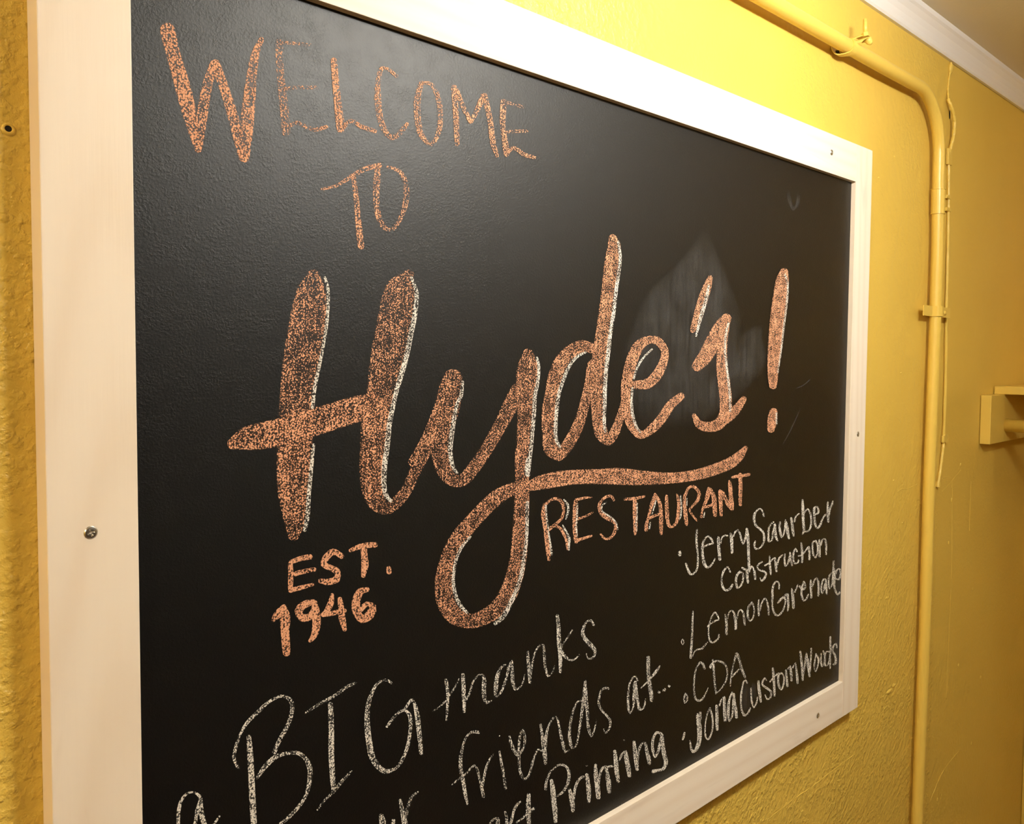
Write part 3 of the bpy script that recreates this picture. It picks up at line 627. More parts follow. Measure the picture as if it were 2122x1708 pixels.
 ["o 76 1325 -4825 1338 -4827 1315 -4830 1349 -4834 1310 -4840 1354 -4846 1309 -4930 1360 -4938 1307 -5072 1354 -5082 1312 -5085 1349 -5093 1323 -5094 1337 -5096", "o 76 1325 -4841 1321 -4829 1335 -4850 1323 -4819 1348 -4852 1333 -4813 1449 -4839 1436 -4792 1533 -4842 1525 -4792 1548 -4837 1541 -4797 1554 -4825 1551 -4810", "o 76 1333 -4957 1329 -4945 1342 -4965 1331 -4935 1355 -4968 1342 -4929 1448 -4959 1436 -4915 1576 -4955 1568 -4918 1587 -4951 1580 -4922 1591 -4942 1588 -4930", "o 76 1313 -5089 1309 -5076 1323 -5099 1313 -5066 1337 -5103 1324 -5060 1447 -5095 1435 -5054 1563 -5081 1556 -5056 1570 -5078 1564 -5058 1572 -5071 1570 -5064"],
 ["o 76 1882 -4870 1873 -4882 1881 -4855 1859 -4887 1870 -4842 1841 -4882 1765 -4777 1774 -4838 1659 -4830 1717 -4879 1635 -4913 1698 -4898 1717 -4968 1748 -4926 1780 -5011 1841 -4989 1777 -5035 1833 -5089 1710 -5045 1718 -5104 1633 -5029 1627 -5071 1619 -5030 1614 -5062 1610 -5038 1608 -5050"],
 ["o 76 1936 -4831 1932 -4822 1945 -4838 1934 -4814 1956 -4839 1942 -4809 2048 -4830 2031 -4781 2140 -4830 2132 -4777 2231 -4839 2228 -4786 2249 -4835 2246 -4794 2257 -4823 2256 -4807", "o 76 2084 -4783 2105 -4785 2068 -4791 2123 -4795 2062 -4807 2132 -4812 2069 -4901 2144 -4908 2071 -4977 2154 -4995 2068 -5076 2117 -5091 2071 -5089 2110 -5101 2082 -5098 2097 -5103"],
 ["o 76 2375 -5040 2392 -5042 2362 -5046 2406 -5050 2357 -5058 2414 -5064 2359 -5095 2420 -5101 2367 -5110 2415 -5115 2383 -5119 2401 -5121"]]),
('small thick orange chalk year 1946', [
 ["o 78 1157 -5321 1148 -5313 1168 -5325 1145 -5302 1178 -5321 1148 -5293 1223 -5303 1169 -5250 1278 -5259 1224 -5205 1285 -5243 1244 -5200 1279 -5224 1263 -5208", "o 78 1252 -5190 1267 -5191 1241 -5197 1280 -5198 1238 -5209 1288 -5212 1229 -5294 1329 -5309 1232 -5413 1318 -5430 1241 -5522 1324 -5536 1252 -5618 1325 -5631 1261 -5638 1318 -5648 1279 -5651 1301 -5655"],
 ["o 78 1582 -5220 1586 -5234 1571 -5209 1582 -5246 1555 -5204 1569 -5252 1446 -5199 1486 -5266 1369 -5264 1449 -5294 1422 -5371 1457 -5313 1546 -5385 1506 -5320 1611 -5319 1548 -5269 1616 -5300 1566 -5261 1607 -5281 1588 -5266", "o 78 1558 -5214 1576 -5215 1545 -5221 1592 -5224 1541 -5235 1601 -5240 1545 -5344 1631 -5356 1546 -5445 1629 -5472 1531 -5520 1590 -5556 1508 -5559 1535 -5584 1505 -5567 1526 -5586 1508 -5575 1516 -5583"],
 ["o 78 1752 -5184 1763 -5187 1743 -5185 1770 -5194 1738 -5192 1773 -5204 1709 -5255 1772 -5286 1670 -5322 1719 -5359 1641 -5345 1677 -5383 1635 -5356 1663 -5386 1638 -5369 1649 -5380", "o 78 1646 -5371 1643 -5358 1655 -5381 1648 -5349 1668 -5386 1660 -5345 1763 -5392 1753 -5346 1892 -5392 1882 -5350 1904 -5388 1896 -5355 1909 -5378 1906 -5365", "o 78 1825 -5235 1840 -5235 1813 -5241 1853 -5243 1810 -5253 1861 -5256 1818 -5337 1882 -5343 1822 -5435 1897 -5440 1863 -5545 1910 -5546 1871 -5557 1908 -5557 1884 -5563 1898 -5564"],
 ["o 78 2159 -5213 2164 -5227 2147 -5202 2160 -5239 2131 -5198 2147 -5245 2028 -5198 2088 -5257 1967 -5292 2060 -5324 1974 -5410 2064 -5402 2069 -5527 2092 -5449 2210 -5503 2129 -5429 2240 -5392 2159 -5395 2128 -5333 2142 -5380 2049 -5376 2086 -5417 2042 -5387 2070 -5418 2045 -5400 2056 -5412"]]),
('white chalk letter a at the bottom edge', [
 ["w 72 318 -6991 311 -6988 325 -6989 304 -6982 327 -6982 301 -6974 322 -6869 293 -6858 326 -6771 298 -6759 331 -6685 300 -6669 351 -6606 327 -6586 389 -6566 379 -6546 439 -6573 442 -6557 480 -6621 503 -6613 478 -6654 515 -6674 452 -6723 483 -6743 439 -6810 465 -6826 396 -6915 420 -6936 342 -6980 360 -7006 314 -6966 314 -6990 307 -6966 307 -6985 304 -6970 304 -6978", "w 72 490 -6647 501 -6650 482 -6650 511 -6658 478 -6659 515 -6670 479 -6741 524 -6750 504 -6847 543 -6844 568 -6934 571 -6905 625 -6895 609 -6877 665 -6851 653 -6838 666 -6847 656 -6837 665 -6843 661 -6839"]]),
('white chalk word big in capitals', [
 ["w 64 836 -6504 828 -6505 841 -6500 820 -6501 841 -6491 814 -6493 805 -6395 775 -6388 828 -6305 799 -6288 856 -6226 835 -6210 920 -6146 897 -6122 1016 -6088 992 -6058 1125 -6021 1110 -5995 1249 -6007 1249 -5981 1313 -6072 1352 -6064 1316 -6159 1355 -6177 1271 -6264 1307 -6290 1196 -6363 1231 -6390 1145 -6454 1181 -6480 1145 -6465 1172 -6485 1151 -6475 1162 -6483", "w 64 996 -6648 990 -6642 1003 -6650 988 -6635 1009 -6649 989 -6629 1097 -6581 1063 -6541 1190 -6531 1168 -6490 1298 -6533 1294 -6502 1392 -6565 1405 -6535 1457 -6635 1494 -6624 1489 -6732 1542 -6742 1487 -6834 1532 -6856 1450 -6959 1480 -6983 1364 -7033 1392 -7065 1265 -7088 1285 -7119 1119 -7124 1131 -7153 975 -7113 983 -7141 968 -7116 975 -7138 967 -7122 969 -7131", "w 72 919 -6240 931 -6242 910 -6243 941 -6251 906 -6253 947 -6262 910 -6403 965 -6417 919 -6628 977 -6645 928 -6855 987 -6873 944 -7115 999 -7133 950 -7132 993 -7146 964 -7144 981 -7150"],
 ["w 57 1464 -6214 1461 -6209 1469 -6218 1461 -6204 1474 -6218 1464 -6201 1618 -6182 1603 -6155 1801 -6146 1783 -6116 1913 -6104 1895 -6074 2012 -6085 2004 -6067 2017 -6083 2010 -6068 2017 -6078 2015 -6072", "w 69 1723 -6181 1738 -6185 1711 -6185 1751 -6195 1706 -6196 1757 -6209 1710 -6419 1769 -6436 1708 -6658 1769 -6676 1725 -6905 1780 -6921 1739 -7006 1783 -7018 1745 -7018 1779 -7028 1756 -7027 1769 -7031", "w 56 1586 -7140 1581 -7135 1590 -7142 1580 -7131 1595 -7141 1581 -7127 1687 -7073 1670 -7053 1773 -7042 1749 -7015 1876 -6964 1851 -6937 1965 -6910 1951 -6893 1968 -6906 1957 -6893 1967 -6901 1962 -6896"],
 ["w 64 2428 -6188 2423 -6193 2427 -6181 2415 -6195 2421 -6173 2406 -6191 2352 -6125 2354 -6151 2242 -6136 2262 -6160 2175 -6204 2210 -6226 2117 -6323 2169 -6345 2101 -6488 2165 -6505 2117 -6662 2188 -6674 2169 -6870 2234 -6863 2334 -7052 2350 -7009 2510 -7046 2484 -7017 2622 -6905 2583 -6882 2665 -6742 2624 -6726 2669 -6580 2620 -6577 2572 -6483 2568 -6511 2465 -6500 2487 -6525 2351 -6586 2375 -6609 2348 -6593 2367 -6611 2351 -6601 2358 -6607", "w 69 2566 -6505 2560 -6500 2574 -6508 2557 -6493 2581 -6507 2559 -6487 2667 -6438 2664 -6403 2691 -6528 2748 -6533 2722 -6725 2783 -6738 2762 -6990 2809 -7001 2769 -7002 2805 -7011 2781 -7010 2795 -7014"]]),
('white chalk word thanks', [
 ["w 67 3100 -6321 3113 -6323 3091 -6325 3124 -6330 3088 -6334 3130 -6340 3099 -6395 3143 -6402 3113 -6487 3153 -6497 3112 -6593 3148 -6605 3105 -6754 3128 -6761 3108 -6759 3125 -6765 3113 -6764 3120 -6766", "w 57 2930 -6613 2928 -6610 2933 -6615 2928 -6607 2937 -6615 2930 -6605 3030 -6599 3018 -6584 3101 -6565 3084 -6549 3172 -6508 3152 -6491 3229 -6458 3212 -6446 3292 -6373 3278 -6365 3292 -6370 3282 -6363 3290 -6367 3286 -6364"],
 ["w 67 3331 -6321 3344 -6324 3321 -6324 3355 -6331 3317 -6332 3361 -6342 3317 -6433 3374 -6446 3322 -6544 3382 -6558 3341 -6732 3377 -6741 3345 -6741 3374 -6748 3354 -6747 3365 -6750", "w 62 3387 -6624 3381 -6620 3394 -6625 3377 -6614 3399 -6623 3378 -6609 3449 -6562 3424 -6549 3484 -6470 3462 -6458 3518 -6434 3501 -6420 3570 -6409 3559 -6390 3609 -6418 3632 -6410 3609 -6482 3672 -6496 3603 -6573 3666 -6589 3620 -6676 3676 -6681 3675 -6744 3685 -6715 3759 -6734 3753 -6721 3763 -6732 3758 -6722 3764 -6729 3762 -6725"],
 ["w 62 3961 -6379 3965 -6384 3954 -6375 3966 -6390 3947 -6375 3962 -6393 3874 -6390 3904 -6412 3802 -6478 3861 -6504 3782 -6600 3844 -6619 3800 -6710 3828 -6700 3890 -6693 3867 -6676 3955 -6615 3918 -6594 3999 -6518 3965 -6503 4025 -6429 3990 -6413 4035 -6369 4059 -6358 4035 -6468 4087 -6478 4042 -6597 4096 -6604 4103 -6715 4131 -6696 4192 -6702 4178 -6687 4235 -6666 4216 -6656 4266 -6575 4252 -6569 4266 -6572 4254 -6567 4263 -6569 4258 -6567"],
 ["w 67 4298 -6315 4310 -6317 4289 -6317 4319 -6323 4285 -6324 4324 -6332 4286 -6433 4340 -6443 4305 -6566 4365 -6577 4319 -6677 4368 -6688 4325 -6687 4363 -6696 4337 -6695 4352 -6699", "w 62 4359 -6615 4352 -6612 4365 -6614 4346 -6608 4369 -6611 4345 -6602 4404 -6443 4375 -6431 4442 -6354 4419 -6342 4494 -6309 4479 -6294 4539 -6305 4563 -6298 4552 -6398 4595 -6406 4562 -6530 4603 -6538 4586 -6609 4625 -6611 4634 -6697 4651 -6683 4709 -6680 4693 -6669 4758 -6599 4745 -6592 4758 -6596 4747 -6591 4755 -6593 4751 -6591"],
 ["w 67 4777 -5999 4793 -6001 4765 -6003 4807 -6009 4760 -6013 4815 -6020 4778 -6158 4846 -6169 4786 -6332 4857 -6345 4811 -6490 4882 -6504 4827 -6686 4872 -6697 4832 -6696 4867 -6705 4843 -6703 4856 -6707", "w 62 5057 -6236 5063 -6239 5051 -6234 5066 -6244 5045 -6236 5065 -6248 4962 -6305 4982 -6318 4881 -6369 4898 -6380 4841 -6413 4880 -6424 4860 -6479 4907 -6471 4946 -6565 4975 -6545 5053 -6614 5053 -6592 5137 -6604 5123 -6588 5192 -6574 5177 -6561 5194 -6570 5182 -6560 5192 -6566 5188 -6562"],
 ["w 67 5458 -6275 5446 -6277 5464 -6269 5434 -6274 5462 -6259 5423 -6266 5401 -6188 5384 -6211 5301 -6189 5324 -6208 5224 -6259 5277 -6279 5219 -6353 5284 -6353 5304 -6454 5362 -6435 5408 -6550 5471 -6536 5455 -6609 5508 -6624 5415 -6655 5435 -6679 5344 -6640 5328 -6651 5326 -6589 5306 -6587 5322 -6585 5307 -6584 5317 -6582 5311 -6582"]]),
('white chalk word our cut by the bottom edge', [
 ["w 65 2285 -7432 2300 -7435 2274 -7436 2314 -7444 2272 -7448 2323 -7458 2274 -7514 2353 -7534 2301 -7648 2358 -7656 2357 -7730 2399 -7720 2370 -7742 2403 -7735 2385 -7747 2398 -7744", "w 65 2406 -7726 2391 -7718 2419 -7727 2381 -7706 2428 -7720 2378 -7693 2465 -7565 2422 -7542 2463 -7553 2429 -7535 2454 -7543 2441 -7536"],
 ["w 65 2517 -7368 2530 -7371 2508 -7372 2541 -7379 2505 -7381 2548 -7390 2527 -7500 2577 -7510 2541 -7601 2613 -7620 2555 -7687 2617 -7706 2563 -7704 2611 -7719 2579 -7716 2597 -7722", "w 60 2588 -7625 2579 -7620 2595 -7626 2573 -7614 2600 -7621 2571 -7606 2639 -7500 2600 -7477 2684 -7408 2657 -7384 2754 -7389 2741 -7369 2758 -7385 2748 -7370 2758 -7380 2754 -7374"]]),
('white chalk word friends', [
 ["w 64 3585 -7026 3583 -7034 3581 -7016 3575 -7038 3571 -7008 3563 -7036 3503 -6976 3507 -7012 3423 -6980 3440 -7001 3359 -7029 3383 -7044 3318 -7118 3352 -7135 3287 -7201 3336 -7221 3286 -7296 3338 -7311 3305 -7397 3356 -7407 3328 -7497 3382 -7509 3356 -7627 3405 -7638 3398 -7743 3424 -7748 3403 -7750 3423 -7754 3410 -7754 3418 -7756", "w 64 3184 -7462 3182 -7458 3188 -7464 3181 -7455 3193 -7465 3183 -7452 3309 -7439 3293 -7418 3405 -7415 3389 -7397 3456 -7386 3435 -7366 3458 -7381 3442 -7365 3456 -7374 3450 -7368"],
 ["w 64 3439 -7381 3434 -7375 3447 -7386 3434 -7369 3454 -7386 3437 -7365 3507 -7370 3507 -7348 3529 -7408 3560 -7409 3561 -7511 3592 -7516 3586 -7615 3631 -7623 3620 -7740 3662 -7748 3627 -7751 3660 -7757 3639 -7758 3651 -7761", "w 64 3624 -7652 3615 -7648 3631 -7653 3610 -7643 3635 -7649 3608 -7636 3663 -7546 3628 -7529 3699 -7436 3667 -7418 3744 -7366 3723 -7350 3790 -7332 3779 -7322 3791 -7329 3783 -7321 3790 -7326 3787 -7323"],
 ["w 64 3869 -7317 3877 -7318 3863 -7319 3885 -7323 3861 -7324 3889 -7330 3884 -7448 3921 -7455 3916 -7584 3958 -7593 3952 -7765 3991 -7775 3958 -7775 3989 -7782 3968 -7782 3980 -7785", "w 64 3853 -7151 3852 -7146 3857 -7155 3854 -7143 3863 -7157 3858 -7142 3889 -7160 3885 -7146 3893 -7159 3890 -7148 3895 -7156 3893 -7152"],
 ["w 64 4019 -7195 4027 -7196 4013 -7197 4035 -7200 4012 -7203 4040 -7207 4030 -7295 4077 -7298 4077 -7392 4127 -7387 4150 -7473 4163 -7440 4224 -7454 4199 -7434 4276 -7379 4241 -7362 4284 -7278 4245 -7269 4235 -7185 4223 -7203 4177 -7224 4214 -7241 4157 -7338 4195 -7351 4157 -7486 4198 -7499 4166 -7599 4205 -7608 4193 -7701 4234 -7702 4270 -7785 4270 -7755 4353 -7754 4326 -7735 4406 -7651 4368 -7630 4448 -7554 4423 -7538 4493 -7507 4477 -7486 4530 -7535 4541 -7521 4538 -7538 4547 -7527 4545 -7537 4548 -7532"],
 ["w 64 4515 -7207 4528 -7210 4506 -7210 4539 -7217 4503 -7218 4546 -7227 4523 -7335 4572 -7345 4544 -7483 4612 -7498 4565 -7601 4637 -7619 4586 -7692 4633 -7706 4592 -7703 4629 -7713 4604 -7711 4618 -7715", "w 64 4606 -7528 4589 -7521 4622 -7528 4575 -7510 4630 -7520 4570 -7496 4645 -7383 4595 -7362 4663 -7298 4633 -7282 4712 -7243 4685 -7224 4763 -7203 4751 -7186 4790 -7223 4814 -7223 4824 -7345 4859 -7350 4857 -7479 4905 -7487 4893 -7595 4948 -7603 4928 -7671 4960 -7676 4934 -7679 4959 -7683 4943 -7683 4952 -7685"],
 ["w 64 4938 -7683 4934 -7678 4944 -7686 4934 -7673 4951 -7688 4938 -7670 5020 -7678 5006 -7661 5024 -7676 5013 -7662 5023 -7671 5019 -7666", "w 64 5250 -7137 5252 -7144 5244 -7132 5250 -7149 5235 -7128 5242 -7150 5158 -7121 5177 -7139 5083 -7186 5114 -7203 5035 -7288 5072 -7304 5002 -7415 5047 -7431 4999 -7543 5055 -7555 5057 -7673 5092 -7664 5149 -7675 5125 -7659 5190 -7591 5160 -7577 5225 -7464 5184 -7448 5258 -7337 5210 -7318 5281 -7217 5230 -7198 5320 -7090 5251 -7066 5319 -6924 5278 -6912 5315 -6915 5283 -6906 5305 -6908 5293 -6905", "w 64 5288 -6987 5307 -6991 5273 -6990 5324 -7001 5267 -7001 5333 -7015 5282 -7164 5355 -7180 5316 -7310 5375 -7324 5329 -7431 5381 -7443 5353 -7548 5410 -7556 5427 -7645 5419 -7613 5491 -7577 5467 -7565 5526 -7456 5510 -7450 5525 -7453 5513 -7448 5522 -7450 5517 -7448"],
 ["w 64 5760 -7128 5758 -7137 5754 -7118 5748 -7142 5740 -7109 5734 -7140 5672 -7088 5683 -7118 5589 -7101 5616 -7120 5553 -7170 5588 -7184 5535 -7255 5577 -7263 5599 -7365 5632 -7360 5701 -7466 5735 -7459 5763 -7550 5813 -7558 5755 -7627 5789 -7647 5686 -7659 5692 -7684 5673 -7616 5652 -7614 5668 -7611 5652 -7610 5662 -7608 5656 -7608"]]),
('white chalk word at with three dots', [
 ["w 67 6353 -7189 6347 -7189 6357 -7186 6340 -7187 6356 -7181 6334 -7183 6315 -7120 6296 -7129 6244 -7101 6262 -7121 6199 -7134 6224 -7149 6152 -7175 6189 -7192 6141 -7245 6175 -7256 6121 -7327 6170 -7342 6123 -7417 6172 -7429 6140 -7512 6187 -7520 6195 -7578 6190 -7553 6250 -7537 6229 -7526 6290 -7482 6243 -7466 6295 -7406 6234 -7387 6308 -7321 6246 -7302 6314 -7236 6245 -7212 6326 -7200 6270 -7175 6324 -7188 6280 -7169 6312 -7178 6296 -7171", "w 67 6297 -7226 6315 -7229 6284 -7228 6329 -7238 6280 -7237 6337 -7250 6289 -7316 6351 -7330 6297 -7397 6365 -7409 6336 -7485 6387 -7493 6361 -7579 6415 -7568 6467 -7599 6444 -7575 6515 -7559 6482 -7544 6527 -7476 6506 -7468 6525 -7472 6509 -7466 6521 -7468 6514 -7466"],
 ["w 67 6550 -6911 6573 -6916 6533 -6913 6591 -6927 6525 -6924 6599 -6942 6525 -7007 6604 -7027 6528 -7093 6605 -7110 6537 -7192 6620 -7209 6559 -7283 6642 -7298 6579 -7373 6666 -7389 6601 -7461 6687 -7481 6619 -7534 6673 -7549 6625 -7544 6667 -7556 6638 -7553 6654 -7557", "w 67 6406 -7304 6402 -7300 6412 -7306 6401 -7297 6417 -7306 6404 -7294 6483 -7290 6462 -7272 6554 -7268 6527 -7246 6615 -7243 6582 -7217 6708 -7208 6666 -7176 6782 -7173 6730 -7138 6836 -7115 6816 -7102 6837 -7112 6821 -7101 6834 -7107 6828 -7103"],
 ["w 67 6782 -7448 6790 -7442 6782 -7456 6803 -7442 6791 -7466 6818 -7448 6806 -7476 6834 -7458 6821 -7482 6842 -7468 6834 -7482 6842 -7477"],
 ["w 67 6910 -7483 6895 -7473 6928 -7488 6887 -7461 6943 -7486 6891 -7451 6965 -7474 6909 -7437 6969 -7464 6925 -7435 6961 -7451 6944 -7440"],
 ["w 67 7013 -7424 7024 -7420 7010 -7431 7038 -7422 7017 -7442 7053 -7429 7033 -7455 7069 -7443 7047 -7463 7075 -7453 7061 -7464 7072 -7461"]]),
('white chalk word art cut by the bottom edge', [
 ["w 67 3742 -8075 3737 -8070 3749 -8079 3736 -8064 3755 -8079 3739 -8061 3802 -8067 3786 -8038 3839 -8078 3873 -8063 3827 -8106 3886 -8127 3839 -8202 3890 -8220 3845 -8215 3885 -8229 3858 -8225 3873 -8230", "w 67 3746 -8060 3754 -8064 3738 -8058 3760 -8071 3733 -8062 3761 -8078 3697 -8143 3731 -8163 3698 -8151 3725 -8167 3705 -8159 3715 -8165"],
 ["w 67 3958 -8023 3967 -8024 3952 -8026 3976 -8030 3951 -8033 3983 -8038 3967 -8089 4009 -8101 3971 -8202 4022 -8220 3977 -8215 4017 -8229 3990 -8225 4005 -8230", "w 67 4048 -8244 4037 -8237 4059 -8245 4028 -8229 4065 -8240 4026 -8219 4088 -8177 4046 -8154 4120 -8087 4082 -8063 4167 -8035 4134 -8006 4216 -8013 4201 -7996 4219 -8010 4207 -7997 4217 -8005 4213 -8000"],
 ["w 67 4332 -7953 4349 -7960 4318 -7953 4363 -7971 4311 -7962 4368 -7985 4296 -8041 4370 -8069 4296 -8148 4373 -8174 4321 -8336 4375 -8355 4328 -8349 4370 -8364 4341 -8360 4358 -8365", "w 67 4139 -8225 4135 -8219 4146 -8230 4134 -8214 4153 -8231 4138 -8211 4257 -8220 4237 -8195 4350 -8201 4318 -8163 4437 -8179 4410 -8146 4443 -8173 4422 -8147 4441 -8164 4433 -8154"]]),
('thick white chalk word printing', [
 ["w 72 4704 -7919 4722 -7923 4692 -7923 4738 -7933 4688 -7933 4748 -7948 4701 -8040 4785 -8063 4715 -8186 4806 -8212 4743 -8315 4828 -8341 4765 -8446 4826 -8468 4772 -8461 4820 -8477 4787 -8472 4806 -8479", "w 66 4627 -8024 4614 -8019 4638 -8024 4604 -8011 4643 -8017 4600 -8001 4646 -7945 4604 -7925 4672 -7892 4638 -7871 4711 -7835 4690 -7818 4756 -7825 4739 -7806 4826 -7809 4809 -7783 4894 -7823 4900 -7799 4961 -7870 4994 -7860 4992 -7934 5047 -7945 4993 -8016 5049 -8041 4959 -8088 5004 -8118 4903 -8131 4933 -8162 4814 -8151 4831 -8172 4810 -8154 4823 -8171 4811 -8160 4816 -8166"],
 ["w 72 5026 -8147 5042 -8150 5016 -8150 5056 -8158 5013 -8159 5065 -8170 5027 -8245 5103 -8262 5049 -8340 5133 -8364 5069 -8428 5133 -8449 5077 -8443 5127 -8460 5093 -8455 5112 -8461", "w 67 5111 -8319 5096 -8312 5124 -8319 5085 -8302 5131 -8313 5082 -8291 5154 -8211 5105 -8187 5193 -8139 5147 -8109 5244 -8105 5210 -8071 5296 -8101 5276 -8070 5303 -8097 5288 -8073 5304 -8089 5298 -8080"],
 ["w 72 5336 -8064 5353 -8069 5323 -8067 5369 -8078 5319 -8077 5378 -8091 5332 -8183 5413 -8205 5349 -8312 5434 -8339 5366 -8424 5421 -8444 5372 -8436 5415 -8452 5385 -8446 5402 -8452", "w 72 5330 -7972 5328 -7966 5335 -7977 5331 -7962 5342 -7980 5337 -7962 5359 -7982 5354 -7966 5364 -7982 5361 -7969 5367 -7979 5365 -7974"],
 ["w 72 5508 -8002 5522 -8006 5496 -8003 5534 -8015 5491 -8010 5540 -8026 5476 -8107 5558 -8131 5499 -8253 5593 -8278 5532 -8433 5619 -8458 5544 -8452 5612 -8472 5566 -8467 5593 -8475", "w 67 5584 -8278 5573 -8273 5594 -8279 5565 -8266 5600 -8274 5562 -8258 5627 -8160 5583 -8137 5674 -8111 5639 -8083 5681 -8097 5721 -8091 5706 -8187 5771 -8200 5719 -8306 5816 -8332 5749 -8437 5827 -8460 5760 -8454 5821 -8472 5780 -8468 5803 -8474"],
 ["w 72 5874 -7945 5893 -7950 5860 -7948 5909 -7960 5856 -7958 5918 -7974 5864 -8075 5951 -8099 5884 -8223 5974 -8246 5933 -8370 5997 -8386 5943 -8384 5993 -8396 5960 -8394 5979 -8399", "w 67 5715 -8122 5712 -8115 5723 -8129 5715 -8109 5733 -8133 5723 -8108 5796 -8146 5786 -8113 5857 -8157 5852 -8133 5866 -8157 5862 -8138 5870 -8152 5868 -8145"],
 ["w 72 5981 -8120 5972 -8115 5990 -8122 5967 -8108 5996 -8120 5967 -8102 6053 -8058 6018 -8034 6063 -8032 6119 -8025 6085 -8151 6177 -8169 6124 -8281 6220 -8303 6154 -8373 6231 -8392 6166 -8390 6226 -8405 6186 -8402 6209 -8408", "w 62 6050 -7880 6050 -7873 6056 -7887 6055 -7869 6066 -7893 6065 -7870 6079 -7894 6078 -7876 6087 -7895 6086 -7881 6091 -7892 6091 -7887"],
 ["w 72 6267 -7948 6284 -7952 6254 -7951 6299 -7961 6250 -7960 6307 -7973 6261 -8086 6348 -8108 6287 -8238 6379 -8262 6321 -8347 6388 -8364 6331 -8361 6383 -8375 6349 -8372 6369 -8377", "w 67 6365 -8247 6354 -8242 6375 -8247 6346 -8235 6380 -8243 6343 -8227 6412 -8123 6363 -8100 6461 -8058 6428 -8031 6492 -8057 6534 -8052 6520 -8171 6591 -8183 6562 -8307 6655 -8325 6590 -8359 6650 -8374 6599 -8371 6646 -8383 6615 -8381 6633 -8385"],
 ["w 72 6899 -8050 6895 -8058 6895 -8040 6884 -8061 6883 -8030 6868 -8056 6759 -7974 6784 -8013 6677 -8027 6727 -8053 6650 -8121 6707 -8140 6667 -8228 6727 -8240 6744 -8333 6734 -8298 6836 -8273 6782 -8243 6878 -8185 6817 -8157 6910 -8121 6844 -8091 6907 -8108 6856 -8085 6893 -8096 6874 -8087", "w 72 6871 -8042 6894 -8048 6854 -8045 6913 -8059 6848 -8056 6924 -8075 6866 -8192 6955 -8214 6896 -8328 6994 -8349 6943 -8461 7038 -8496 6907 -8517 6953 -8562 6798 -8496 6813 -8537 6693 -8469 6714 -8525 6673 -8471 6689 -8515 6666 -8482 6672 -8499"]]),
('thin white chalk first name in the top line of the list', [
 ["w 71 7228 -5632 7251 -5635 7210 -5636 7269 -5645 7202 -5646 7277 -5658 7205 -5685 7277 -5697 7213 -5698 7269 -5707 7231 -5707 7252 -5710"],
 ["w 71 7643 -5388 7651 -5390 7636 -5389 7658 -5393 7633 -5393 7660 -5398 7616 -5445 7667 -5454 7611 -5525 7662 -5531 7629 -5646 7680 -5651 7658 -5768 7700 -5774 7659 -5885 7707 -5896 7638 -5957 7676 -5974 7555 -5991 7582 -6020 7518 -5985 7481 -6003 7468 -5920 7417 -5923 7415 -5834 7370 -5836 7405 -5827 7371 -5828 7392 -5823 7379 -5823"],
 ["w 71 7811 -5672 7805 -5665 7821 -5677 7805 -5658 7834 -5678 7814 -5654 7918 -5666 7901 -5643 8082 -5658 8025 -5630 8029 -5575 7987 -5587 7926 -5523 7927 -5544 7832 -5549 7866 -5567 7769 -5615 7820 -5629 7759 -5705 7821 -5713 7777 -5805 7838 -5809 7806 -5912 7886 -5907 7910 -5987 7929 -5959 8021 -5979 7991 -5956 8097 -5932 8058 -5913 8132 -5881 8108 -5872 8132 -5877 8114 -5870 8128 -5873 8121 -5871"],
 ["w 71 8180 -5571 8199 -5573 8166 -5575 8214 -5580 8161 -5583 8222 -5590 8163 -5669 8240 -5678 8177 -5770 8263 -5779 8212 -5909 8283 -5917 8222 -5921 8277 -5927 8240 -5929 8261 -5931", "w 71 8264 -5690 8255 -5688 8272 -5689 8249 -5684 8276 -5686 8247 -5679 8297 -5617 8266 -5606 8357 -5592 8339 -5568 8438 -5608 8441 -5587 8450 -5607 8452 -5591 8456 -5603 8457 -5597"],
 ["w 71 8512 -5564 8527 -5564 8501 -5567 8540 -5569 8498 -5574 8548 -5577 8506 -5654 8592 -5662 8520 -5754 8601 -5765 8539 -5861 8606 -5870 8547 -5872 8599 -5879 8564 -5879 8584 -5882", "w 71 8601 -5634 8590 -5630 8612 -5634 8583 -5624 8621 -5631 8583 -5617 8673 -5575 8635 -5554 8737 -5567 8711 -5540 8747 -5562 8726 -5541 8747 -5554 8739 -5546"],
 ["w 71 8708 -5543 8720 -5542 8702 -5549 8734 -5544 8703 -5557 8745 -5550 8758 -5617 8806 -5615 8789 -5697 8844 -5696 8876 -5793 8874 -5752 8958 -5721 8900 -5704 9006 -5608 8940 -5592 9002 -5597 8951 -5585 8988 -5588 8969 -5584", "w 71 8952 -5552 8974 -5553 8937 -5557 8993 -5560 8932 -5568 9005 -5571 8958 -5659 9042 -5666 8982 -5789 9060 -5798 8996 -5935 9074 -5946 9009 -6066 9087 -6077 9021 -6153 9099 -6164 9048 -6226 9094 -6232 9054 -6233 9090 -6238 9066 -6239 9079 -6240"]]),
('thin white chalk surname in the top line of the list', [
 ["w 72 9481 -5452 9463 -5452 9493 -5448 9447 -5447 9495 -5439 9438 -5438 9460 -5368 9417 -5373 9363 -5303 9356 -5323 9232 -5318 9271 -5343 9154 -5374 9221 -5391 9147 -5465 9218 -5470 9199 -5547 9255 -5538 9292 -5606 9333 -5588 9391 -5662 9441 -5646 9446 -5714 9510 -5715 9456 -5805 9526 -5820 9421 -5875 9464 -5893 9350 -5905 9369 -5926 9258 -5896 9225 -5917 9236 -5844 9175 -5837 9248 -5798 9209 -5787 9246 -5791 9216 -5783 9238 -5786 9227 -5783"],
